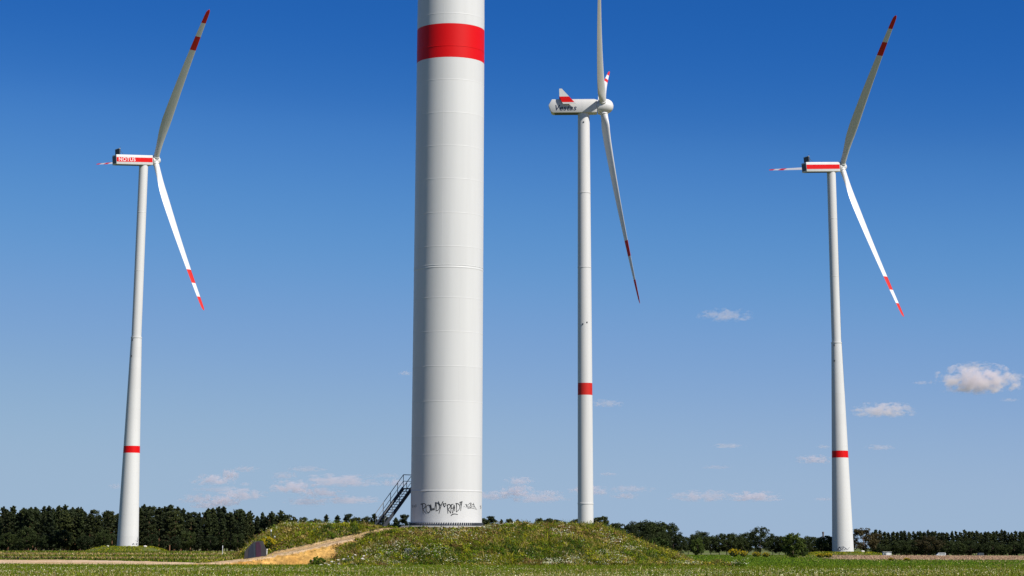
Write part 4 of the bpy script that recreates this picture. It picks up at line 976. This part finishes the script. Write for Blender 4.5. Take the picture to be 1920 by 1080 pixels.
# ------------------------------------------------------------------ clouds: lumps of vapour far off
def cloud_mat():
    m = bpy.data.materials.new('cloud_vapour'); m.use_nodes = True; t = m.node_tree; t.nodes.clear()
    out = t.nodes.new('ShaderNodeOutputMaterial'); pv = t.nodes.new('ShaderNodeVolumePrincipled')
    pv.inputs['Color'].default_value = (.90, .835, .85, 1); pv.inputs['Anisotropy'].default_value = .0
    tc = t.nodes.new('ShaderNodeTexCoord'); oi = t.nodes.new('ShaderNodeObjectInfo')
    off = t.nodes.new('ShaderNodeVectorMath'); off.operation = 'SCALE'; off.inputs[0].default_value = (37, 91, 53); t.links.new(oi.outputs['Random'], off.inputs['Scale'])
    st = t.nodes.new('ShaderNodeVectorMath'); st.operation = 'MULTIPLY'; st.inputs[1].default_value = (4.6, 1.0, 2.3); t.links.new(tc.outputs['Object'], st.inputs[0])
    ad = t.nodes.new('ShaderNodeVectorMath'); ad.operation = 'ADD'; t.links.new(st.outputs[0], ad.inputs[0]); t.links.new(off.outputs[0], ad.inputs[1])
    nz = t.nodes.new('ShaderNodeTexNoise'); nz.inputs['Scale'].default_value = 1.0; nz.inputs['Detail'].default_value = 7; nz.inputs['Roughness'].default_value = .68
    t.links.new(ad.outputs[0], nz.inputs['Vector'])
    ln = t.nodes.new('ShaderNodeVectorMath'); ln.operation = 'LENGTH'; t.links.new(tc.outputs['Object'], ln.inputs[0])
    sp = t.nodes.new('ShaderNodeSeparateXYZ'); t.links.new(tc.outputs['Object'], sp.inputs[0])
    fall = t.nodes.new('ShaderNodeMath'); fall.operation = 'MULTIPLY_ADD'; fall.inputs[1].default_value = -.85; fall.inputs[2].default_value = -.87; t.links.new(ln.outputs['Value'], fall.inputs[0])
    sm = t.nodes.new('ShaderNodeMath'); sm.operation = 'MULTIPLY_ADD'; sm.inputs[1].default_value = 3.0; t.links.new(nz.outputs['Fac'], sm.inputs[0]); t.links.new(fall.outputs[0], sm.inputs[2])
    mr = t.nodes.new('ShaderNodeMapRange'); mr.inputs['From Min'].default_value = .0; mr.inputs['From Max'].default_value = .35; t.links.new(sm.outputs[0], mr.inputs[0])
    fl = t.nodes.new('ShaderNodeMapRange'); fl.inputs['From Min'].default_value = -.75; fl.inputs['From Max'].default_value = -.45; t.links.new(sp.outputs['Z'], fl.inputs[0])
    mu = t.nodes.new('ShaderNodeMath'); mu.operation = 'MULTIPLY'; t.links.new(mr.outputs[0], mu.inputs[0]); t.links.new(fl.outputs[0], mu.inputs[1])
    ac_ = t.nodes.new('ShaderNodeAttribute'); ac_.attribute_type = 'OBJECT'; ac_.attribute_name = 'density'
    m2 = t.nodes.new('ShaderNodeMath'); m2.operation = 'MULTIPLY'; t.links.new(mu.outputs[0], m2.inputs[0]); t.links.new(ac_.outputs['Fac'], m2.inputs[1])
    t.links.new(m2.outputs[0], pv.inputs['Density']); t.links.new(pv.outputs[0], out.inputs['Volume'])
    return m
CM = cloud_mat()
bm = bmesh.new(); bmesh.ops.create_icosphere(bm, subdivisions=3, radius=1.0)
for v in bm.verts: v.co.z = max(v.co.z, -.78)
CMESH = bpy.data.meshes.new('cloud'); bm.to_mesh(CMESH); bm.free(); CMESH.materials.append(CM)
FAINT_L, FAINT_R, LOW_L, LOW_M = 'small faint cloud in the low band between leftmost turbine and near tower', 'tiny grey cloud wisp in the sky around the rightmost turbine', 'pinkish cloud lump low over the left wood', 'low cloud bank just over the trees beside the slim tower'
clouds = [  # centre x, centre y, width, height in photograph pixels, optical depth, label
    (1360, 592, 95, 24, .55, 'pale pink cloud high between the slim and rightmost turbines'), (1834, 714, 150, 50, 2.6, 'largest white cloud, at the right edge of the sky'), (1830, 687, 80, 15, .5, 'thin pink cloud streak resting on the largest cloud'),
    (1657, 770, 110, 26, 1.3, 'white topped cloud below left of the largest cloud'), (1365, 836, 60, 9, .5, FAINT_R), (1650, 839, 52, 10, .5, FAINT_R), (1528, 862, 70, 15, .9, FAINT_R), (1543, 838, 24, 7, .4, FAINT_R), (1342, 876, 55, 7, .35, FAINT_R),
    (1318, 931, 120, 20, .8, 'long low cloud just left of the small white topped one'), (1415, 932, 100, 18, 1.2, 'small white topped cloud low between slim and rightmost turbines'), (1545, 936, 40, 6, .4, FAINT_R), (1136, 757, 60, 13, .45, FAINT_R), (1140, 889, 40, 6, .4, FAINT_R),
    (1182, 917, 80, 12, .5, LOW_M), (1172, 930, 55, 12, .6, LOW_M), (760, 700, 26, 8, .4, 'tiny grey cloud touching the left side of the near tower'), (217, 912, 28, 10, .35, FAINT_R.replace('rightmost', 'leftmost')), (1727, 718, 34, 7, .35, FAINT_R), (1892, 750, 34, 7, .35, FAINT_R), (1905, 705, 50, 9, .4, FAINT_R),
    (400, 900, 75, 20, 1.1, LOW_L), (432, 890, 36, 18, 1.0, LOW_L), (460, 880, 50, 11, .45, FAINT_L), (414, 918, 100, 11, .45, LOW_L), (452, 928, 90, 20, 1.0, LOW_L), (374, 936, 75, 17, .8, LOW_L), (420, 941, 60, 19, 1.3, LOW_L), (385, 948, 60, 12, .8, LOW_L), (575, 880, 70, 11, .45, FAINT_L), (534, 892, 52, 13, .5, FAINT_L), (460, 908, 22, 7, .35, FAINT_L),
    (548, 914, 85, 24, 1.2, FAINT_L), (602, 924, 85, 16, 1.0, FAINT_L), (640, 902, 150, 22, 1.0, 'longest white cloud left of the staircase'), (575, 940, 80, 16, .8, FAINT_L), (655, 938, 110, 15, .9, FAINT_L), (728, 892, 60, 8, .35, FAINT_L), (742, 906, 60, 14, .6, FAINT_L),
    (975, 902, 60, 14, .7, LOW_M), (968, 922, 75, 20, 1.1, LOW_M), (1008, 934, 110, 18, .8, LOW_M), (922, 930, 75, 16, .8, LOW_M), (1106, 920, 75, 18, .9, LOW_M), (1030, 924, 50, 10, .5, LOW_M),
]
for k, (px, py, wpx, hpx, od, lb) in enumerate(clouds):
    el = (1025 - py) / 4240; d = min(42000, max(9000, 1250 / max(el, .02)))
    p = at(px, py, d); s = d * .974 / FPX
    o = link('cloud', CMESH); o.location = p; rx, rz = wpx * s * .62, hpx * s * .72; o.scale = (rx, rx * .6, rz)
    o['density'] = od / (rx * .6) * .9
    tag(o, lb, 'cloud', 'small cumulus clouds')
